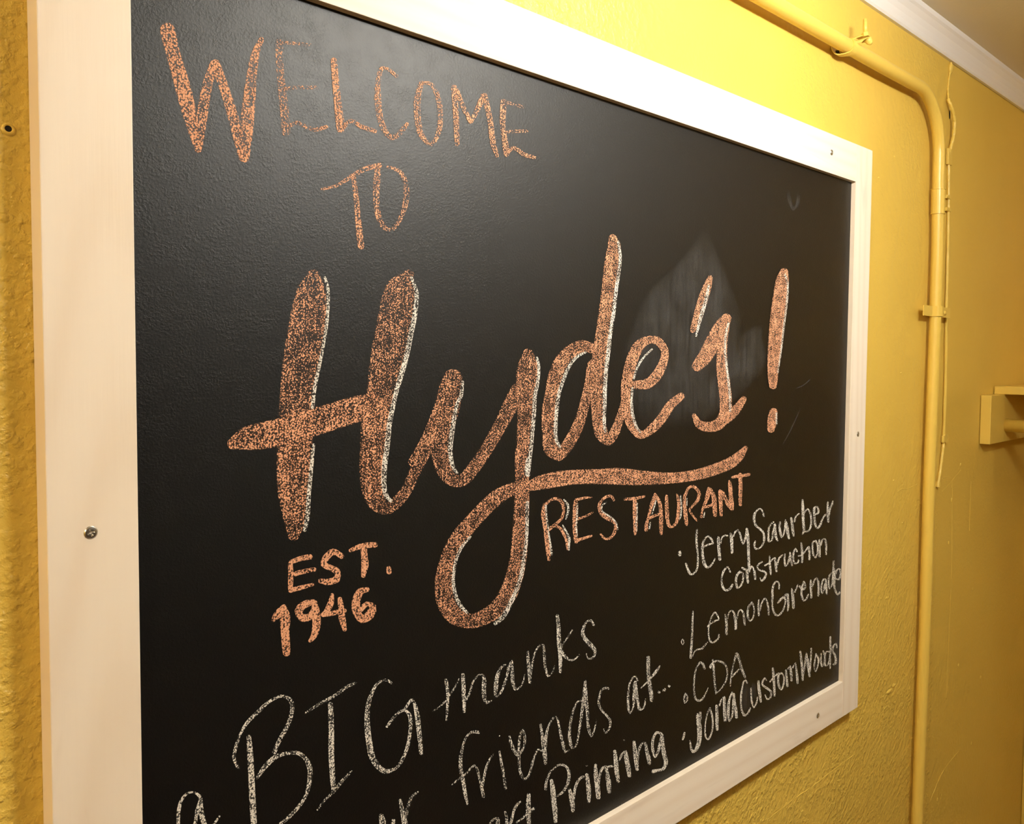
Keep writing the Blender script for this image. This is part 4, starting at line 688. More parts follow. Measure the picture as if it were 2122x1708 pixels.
 ["w 72 9785 -5563 9794 -5569 9773 -5559 9796 -5576 9760 -5559 9790 -5581 9668 -5584 9709 -5604 9599 -5649 9661 -5665 9583 -5738 9650 -5748 9609 -5857 9668 -5846 9756 -5857 9713 -5838 9773 -5775 9724 -5765 9805 -5691 9755 -5680 9774 -5607 9831 -5593 9797 -5726 9873 -5732 9815 -5811 9897 -5813 9893 -5885 9932 -5883 9902 -5891 9933 -5889 9914 -5894 9926 -5893"],
 ["w 72 9986 -5586 10001 -5589 9973 -5587 10012 -5596 9965 -5592 10014 -5604 9934 -5653 9996 -5662 9949 -5749 10025 -5751 10037 -5861 10073 -5836 10130 -5808 10084 -5796 10165 -5703 10113 -5693 10181 -5602 10142 -5565 10159 -5686 10246 -5691 10190 -5799 10281 -5804 10240 -5892 10314 -5895 10253 -5904 10311 -5906 10273 -5910 10295 -5911"],
 ["w 72 10321 -5563 10341 -5564 10307 -5568 10360 -5570 10302 -5577 10370 -5580 10327 -5671 10411 -5677 10356 -5785 10449 -5791 10402 -5873 10467 -5877 10413 -5883 10463 -5886 10430 -5889 10449 -5890", "w 72 10457 -5661 10440 -5657 10472 -5660 10427 -5651 10480 -5654 10424 -5642 10502 -5588 10452 -5568 10613 -5547 10584 -5529 10618 -5542 10596 -5528 10616 -5536 10607 -5531"],
 ["w 72 10693 -5314 10711 -5315 10680 -5316 10725 -5321 10674 -5324 10733 -5329 10670 -5427 10767 -5437 10687 -5568 10784 -5578 10706 -5710 10798 -5719 10737 -5832 10818 -5846 10710 -5883 10753 -5898 10710 -5890 10744 -5901 10718 -5896 10731 -5900", "w 72 10765 -5559 10753 -5553 10779 -5562 10749 -5546 10792 -5560 10753 -5540 10888 -5512 10887 -5484 10950 -5577 11011 -5573 10991 -5681 11060 -5687 10987 -5779 11055 -5795 10924 -5849 10967 -5875 10799 -5847 10817 -5877 10785 -5850 10799 -5873 10781 -5857 10786 -5866"],
 ["w 72 11118 -5628 11110 -5621 11131 -5633 11110 -5614 11146 -5634 11119 -5610 11310 -5611 11238 -5591 11254 -5493 11202 -5508 11089 -5495 11165 -5520 11080 -5597 11163 -5606 11111 -5716 11185 -5721 11145 -5820 11222 -5817 11266 -5880 11247 -5843 11391 -5835 11323 -5809 11454 -5745 11396 -5725 11558 -5685 11514 -5658 11611 -5692 11610 -5669 11625 -5691 11624 -5673 11632 -5687 11632 -5680"],
 ["w 72 11605 -5455 11626 -5458 11589 -5458 11642 -5465 11581 -5466 11650 -5474 11572 -5580 11659 -5589 11591 -5699 11683 -5708 11610 -5805 11688 -5814 11620 -5816 11681 -5823 11639 -5824 11662 -5827", "w 72 11679 -5701 11662 -5698 11695 -5700 11649 -5691 11704 -5694 11644 -5683 11742 -5584 11679 -5569 11809 -5535 11734 -5514 11821 -5469 11780 -5460 11819 -5463 11787 -5456 11810 -5458 11798 -5456"]]),
('thin white chalk word construction', [
 ["w 72 8550 -6156 8539 -6157 8556 -6152 8527 -6155 8555 -6145 8517 -6148 8470 -6047 8457 -6072 8342 -6080 8390 -6106 8293 -6152 8338 -6165 8281 -6235 8326 -6242 8307 -6329 8366 -6325 8414 -6407 8430 -6377 8551 -6409 8508 -6373 8626 -6354 8584 -6331 8629 -6346 8596 -6329 8623 -6338 8610 -6331"],
 ["w 72 8814 -6175 8829 -6185 8796 -6170 8835 -6195 8779 -6172 8828 -6204 8696 -6209 8756 -6233 8667 -6304 8728 -6313 8729 -6429 8768 -6409 8867 -6406 8819 -6382 8920 -6325 8872 -6312 8920 -6232 8866 -6234 8817 -6179 8790 -6197 8802 -6174 8781 -6189 8789 -6176 8781 -6181"],
 ["w 72 8843 -6127 8852 -6122 8842 -6135 8865 -6122 8850 -6143 8880 -6126 8918 -6183 8943 -6159 8960 -6191 9032 -6190 8977 -6301 9057 -6310 9015 -6389 9074 -6394 9024 -6399 9071 -6403 9040 -6405 9058 -6407", "w 72 9058 -6230 9045 -6223 9072 -6232 9039 -6216 9084 -6229 9041 -6209 9149 -6180 9135 -6147 9181 -6226 9240 -6228 9219 -6369 9280 -6375 9229 -6379 9276 -6384 9245 -6385 9263 -6387"],
 ["w 72 9459 -6136 9466 -6144 9447 -6131 9466 -6151 9433 -6129 9457 -6155 9352 -6140 9386 -6163 9280 -6188 9327 -6198 9343 -6257 9370 -6242 9481 -6306 9507 -6283 9542 -6341 9604 -6346 9504 -6392 9561 -6421 9431 -6417 9432 -6449 9413 -6383 9385 -6383 9407 -6379 9385 -6379 9398 -6376 9390 -6377"],
 ["w 72 9668 -6078 9681 -6080 9658 -6080 9691 -6085 9654 -6085 9696 -6091 9647 -6189 9712 -6198 9667 -6290 9735 -6298 9702 -6381 9743 -6386 9708 -6387 9740 -6391 9718 -6392 9731 -6393", "w 72 9521 -6220 9512 -6213 9534 -6225 9511 -6206 9548 -6226 9519 -6201 9693 -6195 9665 -6174 9814 -6146 9785 -6128 9818 -6141 9796 -6127 9815 -6136 9806 -6130"],
 ["w 72 9824 -6130 9840 -6132 9812 -6133 9854 -6137 9809 -6140 9862 -6145 9830 -6247 9903 -6254 9862 -6359 9935 -6367 9873 -6371 9930 -6377 9892 -6378 9914 -6381", "w 72 9923 -6270 9909 -6266 9935 -6270 9900 -6260 9943 -6266 9898 -6253 9986 -6187 9937 -6166 10096 -6143 10058 -6120 10101 -6137 10071 -6119 10097 -6129 10086 -6122"],
 ["w 72 10154 -6120 10167 -6123 10143 -6121 10177 -6128 10137 -6126 10181 -6135 10115 -6219 10175 -6228 10164 -6338 10208 -6323 10285 -6306 10232 -6287 10344 -6213 10276 -6196 10293 -6124 10338 -6122 10318 -6254 10382 -6259 10375 -6355 10427 -6358 10385 -6363 10425 -6365 10399 -6368 10415 -6368"],
 ["w 72 10570 -6162 10554 -6163 10579 -6157 10537 -6159 10579 -6149 10525 -6151 10506 -6083 10517 -6112 10418 -6135 10477 -6152 10402 -6229 10463 -6237 10464 -6341 10505 -6326 10618 -6347 10579 -6320 10639 -6305 10594 -6293 10637 -6298 10602 -6289 10627 -6292 10614 -6289"],
 ["w 72 10679 -6017 10695 -6019 10667 -6020 10709 -6024 10663 -6027 10717 -6032 10674 -6124 10754 -6133 10699 -6238 10779 -6250 10703 -6350 10767 -6361 10710 -6359 10759 -6368 10725 -6366 10744 -6370", "w 72 10576 -6234 10571 -6226 10587 -6240 10575 -6220 10601 -6243 10587 -6218 10746 -6245 10712 -6221 10960 -6145 10919 -6123 10964 -6138 10932 -6122 10959 -6131 10946 -6125"],
 ["w 72 10944 -6122 10967 -6124 10927 -6125 10987 -6132 10921 -6135 10998 -6143 10946 -6239 11024 -6250 10955 -6344 11025 -6355 10963 -6354 11017 -6363 10980 -6362 11001 -6365"],
 ["w 72 11224 -6062 11232 -6071 11209 -6057 11232 -6078 11192 -6055 11221 -6083 11066 -6071 11127 -6092 11059 -6181 11124 -6189 11096 -6295 11159 -6295 11213 -6369 11189 -6340 11300 -6296 11238 -6281 11302 -6177 11245 -6172 11234 -6069 11179 -6069 11223 -6061 11180 -6061 11207 -6057 11191 -6057"],
 ["w 72 11319 -6059 11338 -6061 11305 -6061 11353 -6068 11298 -6068 11361 -6077 11289 -6196 11383 -6210 11317 -6359 11393 -6370 11327 -6370 11386 -6379 11345 -6378 11368 -6381", "w 72 11388 -6184 11371 -6179 11404 -6185 11360 -6172 11414 -6180 11358 -6164 11468 -6095 11419 -6073 11513 -6092 11562 -6084 11549 -6197 11622 -6206 11565 -6354 11624 -6363 11572 -6362 11618 -6370 11586 -6369 11604 -6371"]]),
('thin white chalk fruit name in the middle of the list', [
 ["w 69 7340 -6864 7345 -6867 7334 -6863 7348 -6871 7329 -6865 7348 -6874 7302 -6894 7323 -6898 7347 -6953 7349 -6942 7391 -6918 7370 -6913 7355 -6870 7337 -6872 7350 -6867 7336 -6868 7344 -6865 7339 -6866"],
 ["w 69 7577 -6524 7587 -6526 7569 -6525 7594 -6531 7565 -6529 7598 -6537 7556 -6627 7599 -6636 7552 -6744 7597 -6755 7546 -6862 7596 -6874 7537 -6978 7590 -6992 7523 -7094 7577 -7109 7520 -7169 7571 -7182 7525 -7178 7565 -7189 7537 -7186 7552 -7190", "w 69 7594 -7172 7589 -7169 7599 -7172 7585 -7166 7602 -7171 7585 -7163 7645 -7120 7622 -7106 7711 -7109 7696 -7086 7842 -7124 7820 -7098 7918 -7090 7886 -7068 7973 -7058 7959 -7048 7975 -7056 7964 -7048 7973 -7053 7969 -7049"],
 ["w 69 7950 -6831 7942 -6825 7961 -6836 7939 -6818 7973 -6836 7945 -6813 8050 -6812 8025 -6789 8165 -6798 8144 -6771 8270 -6792 8233 -6777 8220 -6711 8189 -6714 8143 -6647 8144 -6672 8062 -6679 8093 -6695 8012 -6743 8045 -6756 7976 -6818 8014 -6830 7964 -6898 8002 -6907 7980 -6994 8020 -6998 8027 -7068 8066 -7059 8112 -7103 8100 -7076 8209 -7089 8179 -7064 8273 -7062 8234 -7044 8277 -7013 8241 -7004 8274 -7007 8246 -6999 8266 -7002 8255 -6999"],
 ["w 69 8408 -6739 8419 -6740 8400 -6741 8428 -6744 8398 -6746 8434 -6750 8414 -6824 8470 -6832 8428 -6934 8495 -6947 8433 -7039 8497 -7053 8441 -7050 8490 -7061 8456 -7058 8475 -7063", "w 69 8489 -6828 8482 -6825 8497 -6828 8476 -6822 8501 -6825 8474 -6817 8529 -6750 8502 -6737 8593 -6737 8592 -6714 8631 -6773 8681 -6771 8656 -6859 8726 -6868 8682 -6947 8754 -6960 8680 -7016 8745 -7033 8687 -7028 8737 -7040 8702 -7037 8721 -7041", "w 69 8749 -6885 8738 -6881 8759 -6885 8730 -6876 8765 -6881 8728 -6869 8800 -6788 8765 -6773 8841 -6775 8850 -6753 8896 -6826 8944 -6826 8916 -6912 8979 -6922 8942 -7015 8994 -7024 8949 -7024 8990 -7031 8962 -7031 8978 -7034"],
 ["w 69 9179 -6708 9195 -6718 9160 -6703 9202 -6729 9142 -6704 9195 -6737 9047 -6751 9096 -6773 9012 -6844 9073 -6857 9045 -6942 9096 -6944 9125 -6999 9119 -6977 9223 -6971 9183 -6953 9259 -6878 9223 -6870 9233 -6774 9191 -6771 9191 -6719 9147 -6722 9180 -6712 9145 -6714 9165 -6708 9152 -6709"],
 ["w 69 9366 -6708 9375 -6710 9357 -6708 9383 -6715 9353 -6712 9386 -6720 9329 -6778 9381 -6789 9338 -6877 9397 -6887 9353 -6954 9405 -6963 9360 -6963 9400 -6970 9373 -6969 9389 -6972", "w 69 9412 -6900 9401 -6896 9422 -6900 9394 -6891 9428 -6896 9392 -6885 9476 -6793 9438 -6778 9560 -6741 9554 -6711 9605 -6810 9655 -6812 9641 -6921 9698 -6929 9655 -7003 9708 -7012 9662 -7012 9704 -7019 9676 -7018 9691 -7021"]]),
('thin white chalk word grenade', [
 ["w 72 9999 -6670 9985 -6667 10011 -6669 9974 -6661 10016 -6664 9969 -6654 10022 -6598 9976 -6595 9941 -6521 9926 -6541 9820 -6530 9870 -6554 9754 -6621 9819 -6638 9756 -6722 9826 -6736 9758 -6839 9816 -6849 9791 -6956 9846 -6959 9881 -7064 9925 -7048 10025 -7098 9999 -7068 10143 -7058 10095 -7034 10212 -6976 10166 -6961 10241 -6895 10185 -6886 10180 -6809 10148 -6845 10047 -6818 10099 -6855 9949 -6868 9985 -6891 9944 -6874 9973 -6891 9949 -6881 9960 -6888", "w 72 10197 -6811 10183 -6798 10218 -6819 10182 -6787 10241 -6821 10195 -6780 10242 -6794 10304 -6792 10262 -6893 10331 -6903 10274 -6984 10347 -7000 10268 -7070 10312 -7082 10271 -7077 10306 -7086 10281 -7083 10294 -7086"],
 ["w 72 10399 -6725 10414 -6727 10387 -6728 10428 -6732 10384 -6734 10437 -6740 10397 -6828 10490 -6840 10421 -6951 10523 -6968 10439 -7051 10526 -7067 10450 -7065 10517 -7077 10471 -7075 10497 -7080", "w 72 10517 -6822 10503 -6816 10531 -6823 10495 -6809 10541 -6820 10495 -6802 10587 -6772 10540 -6755 10628 -6714 10588 -6700 10627 -6708 10596 -6697 10620 -6702 10608 -6698"],
 ["w 72 10645 -6727 10656 -6723 10642 -6733 10671 -6724 10648 -6742 10686 -6730 10745 -6818 10790 -6784 10882 -6832 10830 -6803 10900 -6758 10845 -6750 10815 -6675 10845 -6706 10735 -6754 10797 -6773 10709 -6847 10773 -6858 10739 -6951 10811 -6954 10833 -7027 10840 -6996 10959 -7006 10909 -6980 11005 -6944 10956 -6926 11004 -6936 10966 -6923 10995 -6929 10980 -6924"],
 ["w 72 11051 -6698 11066 -6701 11038 -6700 11079 -6707 11033 -6706 11085 -6715 11023 -6811 11106 -6825 11050 -6930 11124 -6942 11062 -7008 11128 -7020 11070 -7018 11121 -7027 11086 -7026 11106 -7029", "w 72 11127 -6841 11111 -6836 11143 -6842 11100 -6828 11153 -6838 11098 -6820 11208 -6754 11155 -6733 11258 -6723 11265 -6696 11287 -6775 11366 -6782 11316 -6902 11392 -6916 11311 -7016 11388 -7032 11319 -7028 11379 -7040 11338 -7037 11360 -7041"],
 ["w 72 11621 -6788 11621 -6796 11612 -6780 11613 -6800 11597 -6775 11598 -6801 11509 -6763 11559 -6790 11443 -6825 11505 -6843 11416 -6921 11480 -6932 11481 -7026 11507 -6999 11583 -6975 11526 -6956 11633 -6885 11551 -6864 11580 -6798 11638 -6801 11597 -6955 11680 -6967 11635 -7055 11695 -7064 11644 -7064 11691 -7071 11660 -7070 11677 -7073"],
 ["w 72 11825 -6712 11840 -6720 11808 -6709 11847 -6728 11793 -6711 11843 -6735 11705 -6754 11763 -6772 11689 -6873 11749 -6883 11750 -6993 11785 -6977 11870 -6948 11811 -6930 11912 -6815 11841 -6799 11928 -6668 11852 -6654 11926 -6527 11860 -6515 11919 -6518 11867 -6509 11903 -6510 11883 -6507", "w 72 11899 -6647 11923 -6651 11880 -6649 11943 -6660 11872 -6658 11952 -6672 11873 -6807 11968 -6823 11888 -6958 11969 -6972 11898 -6969 11961 -6981 11917 -6978 11942 -6983"],
 ["w 72 11960 -6844 11962 -6836 11967 -6852 11974 -6832 11983 -6859 11992 -6833 12150 -6898 12092 -6861 12201 -6804 12143 -6793 12156 -6696 12111 -6708 11999 -6690 12047 -6716 11930 -6753 12014 -6776 11909 -6861 11981 -6876 11917 -6995 11988 -7003 11989 -7103 12058 -7101 12088 -7162 12074 -7123 12193 -7134 12144 -7104 12201 -7127 12162 -7103 12196 -7118 12181 -7109"]]),
('white chalk initials cda', [
 ["w 66 7438 -7640 7449 -7645 7427 -7638 7456 -7652 7420 -7641 7457 -7659 7381 -7696 7424 -7708 7423 -7789 7446 -7775 7499 -7760 7460 -7744 7490 -7690 7455 -7686 7453 -7648 7424 -7652 7444 -7643 7421 -7645 7434 -7640 7425 -7641"],
 ["w 66 7919 -7430 7903 -7429 7928 -7425 7888 -7424 7928 -7416 7876 -7414 7881 -7336 7833 -7344 7777 -7283 7796 -7315 7704 -7327 7736 -7345 7654 -7384 7689 -7398 7631 -7475 7667 -7487 7618 -7579 7662 -7591 7630 -7679 7670 -7688 7660 -7791 7707 -7787 7790 -7863 7784 -7830 7899 -7846 7863 -7821 7960 -7780 7936 -7767 8012 -7724 7996 -7716 8012 -7721 8000 -7715 8010 -7718 8005 -7716"],
 ["w 66 8100 -7329 8114 -7331 8090 -7331 8126 -7337 8087 -7337 8132 -7346 8102 -7432 8159 -7443 8126 -7576 8180 -7587 8150 -7701 8200 -7711 8188 -7854 8226 -7863 8193 -7861 8223 -7868 8203 -7867 8215 -7869", "w 66 8054 -7454 8035 -7447 8072 -7456 8022 -7436 8083 -7450 8019 -7425 8089 -7417 8046 -7388 8182 -7394 8163 -7363 8294 -7422 8305 -7397 8393 -7474 8428 -7459 8456 -7532 8498 -7535 8486 -7626 8530 -7638 8466 -7719 8501 -7734 8406 -7772 8437 -7790 8301 -7827 8327 -7848 8196 -7843 8218 -7864 8191 -7846 8207 -7863 8192 -7852 8198 -7858"],
 ["w 66 8750 -7382 8768 -7389 8733 -7381 8780 -7399 8723 -7386 8783 -7409 8684 -7469 8732 -7488 8648 -7554 8680 -7566 8610 -7646 8650 -7660 8587 -7742 8624 -7754 8580 -7847 8612 -7857 8583 -7853 8608 -7861 8591 -7858 8600 -7861", "w 66 8746 -7401 8770 -7401 8732 -7408 8795 -7410 8732 -7422 8813 -7424 8810 -7529 8877 -7535 8852 -7632 8920 -7638 8916 -7732 8979 -7735 8982 -7825 9037 -7828 8995 -7835 9038 -7837 9011 -7841 9028 -7842", "w 66 8605 -7733 8594 -7725 8618 -7738 8591 -7717 8632 -7739 8596 -7711 8733 -7708 8700 -7682 8844 -7674 8814 -7650 8849 -7669 8826 -7651 8846 -7662 8837 -7655"]]),
('thick white chalk short word starting the lowest line of the list', [
 ["w 74 7428 -8188 7441 -8194 7415 -8186 7451 -8202 7408 -8190 7453 -8210 7387 -8221 7442 -8247 7370 -8274 7404 -8291 7371 -8281 7397 -8294 7378 -8287 7388 -8292"],
 ["w 75 7726 -8011 7743 -8014 7715 -8013 7757 -8022 7711 -8021 7766 -8033 7710 -8101 7813 -8122 7729 -8202 7852 -8233 7743 -8329 7863 -8367 7736 -8418 7842 -8465 7686 -8502 7761 -8553 7649 -8511 7629 -8549 7622 -8472 7569 -8463 7581 -8356 7552 -8349 7577 -8350 7554 -8345 7569 -8346 7561 -8344", "w 72 7801 -8007 7818 -8012 7788 -8008 7832 -8021 7782 -8015 7838 -8032 7769 -8113 7851 -8138 7778 -8129 7842 -8148 7797 -8141 7822 -8149"],
 ["w 74 8064 -8020 8078 -8027 8050 -8016 8085 -8036 8039 -8019 8084 -8044 7977 -8083 8010 -8098 7938 -8191 7969 -8203 7926 -8307 7960 -8317 7939 -8413 7982 -8419 8033 -8491 8015 -8459 8122 -8439 8081 -8419 8165 -8320 8119 -8304 8154 -8194 8104 -8184 8082 -8034 8041 -8028 8075 -8026 8043 -8022 8063 -8021 8051 -8019"],
 ["w 74 8219 -8026 8239 -8031 8204 -8027 8256 -8041 8198 -8036 8264 -8053 8201 -8151 8287 -8175 8205 -8272 8292 -8296 8228 -8394 8295 -8412 8237 -8406 8289 -8421 8253 -8416 8273 -8422", "w 74 8305 -8080 8293 -8075 8316 -8081 8286 -8068 8323 -8079 8285 -8061 8374 -8004 8338 -7985 8392 -7965 8445 -7957 8399 -8068 8483 -8088 8411 -8202 8499 -8225 8430 -8318 8507 -8339 8440 -8332 8500 -8348 8459 -8344 8482 -8350"],
 ["w 74 8652 -7952 8666 -7959 8638 -7949 8674 -7967 8628 -7952 8673 -7975 8562 -8017 8613 -8038 8518 -8128 8591 -8152 8523 -8265 8596 -8283 8579 -8384 8602 -8355 8688 -8335 8640 -8314 8702 -8193 8653 -8177 8724 -8086 8662 -8068 8664 -7981 8715 -7987 8686 -8129 8760 -8144 8725 -8253 8807 -8270 8750 -8367 8829 -8386 8761 -8381 8822 -8396 8781 -8392 8805 -8398"]]),
('thick white chalk word custom', [
 ["w 74 9098 -7944 9087 -7945 9103 -7940 9075 -7942 9100 -7933 9064 -7935 9040 -7868 9022 -7890 8953 -7875 8992 -7894 8916 -7961 8958 -7976 8882 -8056 8941 -8074 8884 -8182 8930 -8194 8906 -8295 8955 -8301 8990 -8422 9036 -8398 9133 -8428 9089 -8396 9208 -8361 9168 -8340 9209 -8354 9178 -8338 9202 -8347 9190 -8341"],
 ["w 74 9189 -8036 9202 -8039 9178 -8037 9212 -8046 9174 -8042 9218 -8053 9181 -8160 9228 -8171 9208 -8275 9263 -8284 9289 -8383 9288 -8353 9389 -8326 9347 -8306 9415 -8246 9375 -8231 9412 -8239 9381 -8228 9404 -8233 9392 -8229", "w 74 9399 -7976 9419 -7981 9384 -7978 9436 -7989 9378 -7986 9445 -8001 9386 -8090 9474 -8109 9424 -8218 9508 -8235 9473 -8332 9530 -8343 9482 -8342 9527 -8351 9497 -8350 9514 -8353"],
 ["w 74 9677 -8054 9666 -8055 9682 -8050 9653 -8052 9679 -8043 9643 -8045 9607 -7980 9619 -8007 9516 -8015 9568 -8039 9510 -8076 9560 -8077 9607 -8152 9650 -8135 9719 -8218 9764 -8204 9787 -8273 9851 -8286 9761 -8341 9809 -8370 9705 -8341 9680 -8357 9639 -8265 9611 -8264 9632 -8259 9610 -8259 9623 -8257 9614 -8257"],
 ["w 74 9838 -7883 9855 -7887 9825 -7885 9869 -7894 9821 -7892 9877 -7904 9832 -8000 9913 -8017 9858 -8129 9936 -8147 9873 -8247 9951 -8266 9895 -8348 9956 -8363 9902 -8359 9951 -8371 9918 -8367 9936 -8372", "w 74 9765 -8101 9753 -8092 9780 -8106 9749 -8084 9794 -8106 9754 -8078 9941 -8059 9901 -8030 10048 -8032 10019 -8009 10053 -8028 10031 -8010 10051 -8021 10042 -8014"],
 ["w 74 10146 -8039 10156 -8048 10130 -8031 10157 -8057 10113 -8029 10147 -8062 10013 -8038 10075 -8067 9994 -8136 10065 -8153 10040 -8259 10106 -8264 10160 -8335 10125 -8302 10236 -8259 10178 -8238 10247 -8151 10196 -8141 10173 -8051 10127 -8049 10162 -8043 10126 -8042 10147 -8038 10134 -8038"],
 ["w 74 10263 -8023 10281 -8027 10250 -8025 10296 -8034 10245 -8032 10305 -8044 10265 -8130 10333 -8144 10283 -8231 10364 -8249 10298 -8303 10375 -8321 10309 -8316 10369 -8330 10328 -8326 10351 -8331", "w 74 10339 -8041 10326 -8034 10353 -8045 10319 -8026 10366 -8043 10321 -8019 10379 -8000 10422 -7993 10401 -8107 10491 -8124 10435 -8246 10509 -8263 10445 -8259 10503 -8271 10464 -8268 10486 -8273", "w 74 10500 -8061 10487 -8055 10514 -8064 10480 -8047 10524 -8062 10481 -8041 10565 -7999 10594 -7985 10594 -8116 10659 -8128 10621 -8241 10705 -8259 10642 -8344 10713 -8361 10652 -8356 10707 -8369 10669 -8365 10691 -8370"]]),
('thick white chalk word woods', [
 ["w 72 10742 -7829 10760 -7832 10728 -7831 10776 -7840 10724 -7839 10786 -7850 10752 -7967 10832 -7982 10788 -8124 10873 -8142 10826 -8337 10898 -8354 10835 -8349 10891 -8362 10853 -8359 10875 -8364", "w 72 10884 -8280 10865 -8274 10901 -8281 10852 -8265 10910 -8275 10847 -8255 10948 -8124 10898 -8108 11018 -7948 10955 -7914 10977 -8052 11072 -8070 11014 -8202 11114 -8221 11066 -8340 11139 -8355 11077 -8352 11134 -8364 11096 -8361 11118 -8366", "w 72 11126 -8278 11111 -8274 11139 -8278 11099 -8267 11145 -8273 11094 -8259 11153 -8174 11097 -8158 11170 -8016 11105 -7999 11172 -7893 11112 -7877 11166 -7883 11119 -7871 11152 -7875 11134 -7871"],
 ["w 72 11316 -8008 11333 -8013 11301 -8007 11345 -8021 11293 -8011 11349 -8030 11257 -8116 11309 -8131 11236 -8225 11297 -8239 11321 -8332 11308 -8298 11415 -8261 11359 -8241 11444 -8141 11383 -8129 11346 -8021 11295 -8020 11334 -8013 11294 -8012 11318 -8008 11303 -8008"],
 ["w 72 11500 -8042 11516 -8046 11487 -8043 11528 -8053 11481 -8048 11534 -8061 11467 -8170 11539 -8184 11545 -8305 11584 -8286 11670 -8263 11609 -8240 11688 -8158 11625 -8146 11611 -8034 11556 -8029 11600 -8025 11557 -8021 11584 -8019 11567 -8018"],
 ["w 72 11824 -8092 11828 -8101 11811 -8083 11822 -8108 11792 -8077 11806 -8109 11663 -8064 11709 -8088 11615 -8163 11678 -8179 11661 -8317 11715 -8315 11817 -8323 11760 -8295 11875 -8228 11806 -8207 11892 -8084 11818 -8065 11877 -7851 11807 -7836 11869 -7841 11815 -7829 11852 -7832 11831 -7828", "w 72 11841 -8215 11861 -8219 11824 -8215 11879 -8228 11817 -8223 11887 -8239 11842 -8401 11891 -8413 11848 -8409 11886 -8418 11860 -8415 11875 -8419"],
 ["w 72 12124 -8106 12107 -8103 12136 -8103 12090 -8097 12138 -8095 12079 -8088 12089 -8007 12050 -8032 11944 -8014 12012 -8046 11899 -8096 11974 -8112 11971 -8183 12049 -8186 12030 -8266 12115 -8280 12032 -8341 12123 -8378 11966 -8349 12005 -8383 11956 -8354 11986 -8381 11957 -8363 11969 -8373"]]),
('flame shaped grey smudge behind the script', [
 ["s 62 7586 -1276 7814 -1251 7389 -1524 7958 -1471 7055 -1799 8186 -1709 6698 -2026 8336 -1916 6388 -2242 8531 -2124 6185 -2485 8689 -2384 6034 -2759 8744 -2697 5916 -3028 9063 -3012 5967 -3257 9187 -3289 6034 -3470 8841 -3537 6165 -3707 8177 -3785 6397 -3974 7447 -4031"]]),
('grey rubbed smudge between the script and the exclamation mark', [
 ["s 50 9066 -2529 9338 -2521 8660 -2744 9324 -2731 8627 -3014 9474 -3010 8367 -3348 9235 -3360"]]),
('grey rubbed smudge inside the c of the lowest list line', [
 ["s 62 9013 -7905 9132 -7936 8950 -8044 9208 -8114 8926 -8193 9205 -8271 8942 -8343 9160 -8405"]]),
('grey rubbed smudge inside the u of the lowest list line', [
 ["s 62 9212 -7957 9334 -7989 9199 -8113 9361 -8154 9254 -8245 9355 -8268"]]),
('faint u shaped smear near the top right corner', [
 ["s 50 9954 -436 10060 -415 10004 -606 10116 -577 10153 -734 10203 -658 10369 -604 10254 -601 10390 -419 10289 -428"]]),
('faint white scratch right of the exclamation mark', [
 ["s 120 10384 -3517 10373 -3505 10673 -3462 10652 -3447 10934 -3349 10915 -3340"]]),
('faint long scratch below the exclamation mark', [
 ["s 80 10563 -3825 10587 -3831 10214 -4180 10251 -4190 9981 -4388 10003 -4395"]])]



def ribbon_points(vals):
    P = [vals[i:i + 4] for i in range(0, len(vals), 4)]
    C_ = [((p[0] + p[2]) / 2, (p[1] + p[3]) / 2) for p in P]
    D = [max(math.dist(C_[i], C_[i + 1]), 1e-5) for i in range(len(P) - 1)]
    n = len(P)
    Tn = []
    for i in range(n):
        a, b = max(i - 1, 0), min(i + 1, n - 1)
        L = sum(D[a:b])
        Tn.append([(P[b][k] - P[a][k]) / L for k in range(4)])
    out = []
    for i in range(n - 1):
        sub = max(2, min(9, int(D[i] / 0.004) + 1))
        for j in range(sub):
            t = j / sub
            h1, h2, h3, h4 = 2 * t ** 3 - 3 * t * t + 1, t ** 3 - 2 * t * t + t, -2 * t ** 3 + 3 * t * t, t ** 3 - t * t
            out.append([h1 * P[i][k] + h2 * D[i] * Tn[i][k] + h3 * P[i + 1][k] + h4 * D[i] * Tn[i + 1][k] for k in range(4)])
    out.append(P[-1])
    return out


MATS = {'o': M_ORANGE, 'w': M_WHITE, 's': M_SMEAR}
lift = [0.00012]


def chalk_mesh(strokes):
    verts, faces, su, cv, mi = [], [], [], [], []
    for s in strokes:
        tk = s.split()
        col, cov = tk[0], int(tk[1]) / 100
        vals = [int(v) / 10000 for v in tk[2:]]
        lift[0] += 0.000030
        y = R - lift[0] - (0.00018 if col == 'w' else 0)
        rows = ribbon_points(vals)
        b = len(verts)
        for k_, r in enumerate(rows):
            yk = y - 0.000024 * k_ / len(rows)          # a stroke that crosses itself lies on itself
            verts.append((r[0], yk, r[1] + ZT))
            verts.append((r[2], yk, r[3] + ZT))
            su += [-1.0, 1.0]
            e = 1.0
            if col == 's':
                q = k_ / (len(rows) - 1)
                e = min(1.0, q * 5, (1 - q) * 5)
            cv += [cov * e] * 2
        for i in range(len(rows) - 1):
            faces.append((b + 2 * i, b + 2 * i + 1, b + 2 * i + 3, b + 2 * i + 2))
            mi.append('ows'.index(col))
    me = bpy.data.meshes.new('chalk')
    me.from_pydata(verts, [], faces)
    for m_ in 'ows':
        me.materials.append(MATS[m_])
    me.polygons.foreach_set('material_index', mi)
    a = me.attributes.new('su', 'FLOAT', 'POINT')
    a.data.foreach_set('value', su)
    a = me.attributes.new('cv', 'FLOAT', 'POINT')
    a.data.foreach_set('value', cv)
    uvl = me.uv_layers.new(name='board')
    for lp in me.loops:
        v = verts[lp.vertex_index]
        uvl.data[lp.index].uv = (v[0], v[2])
    me.update()
    return me


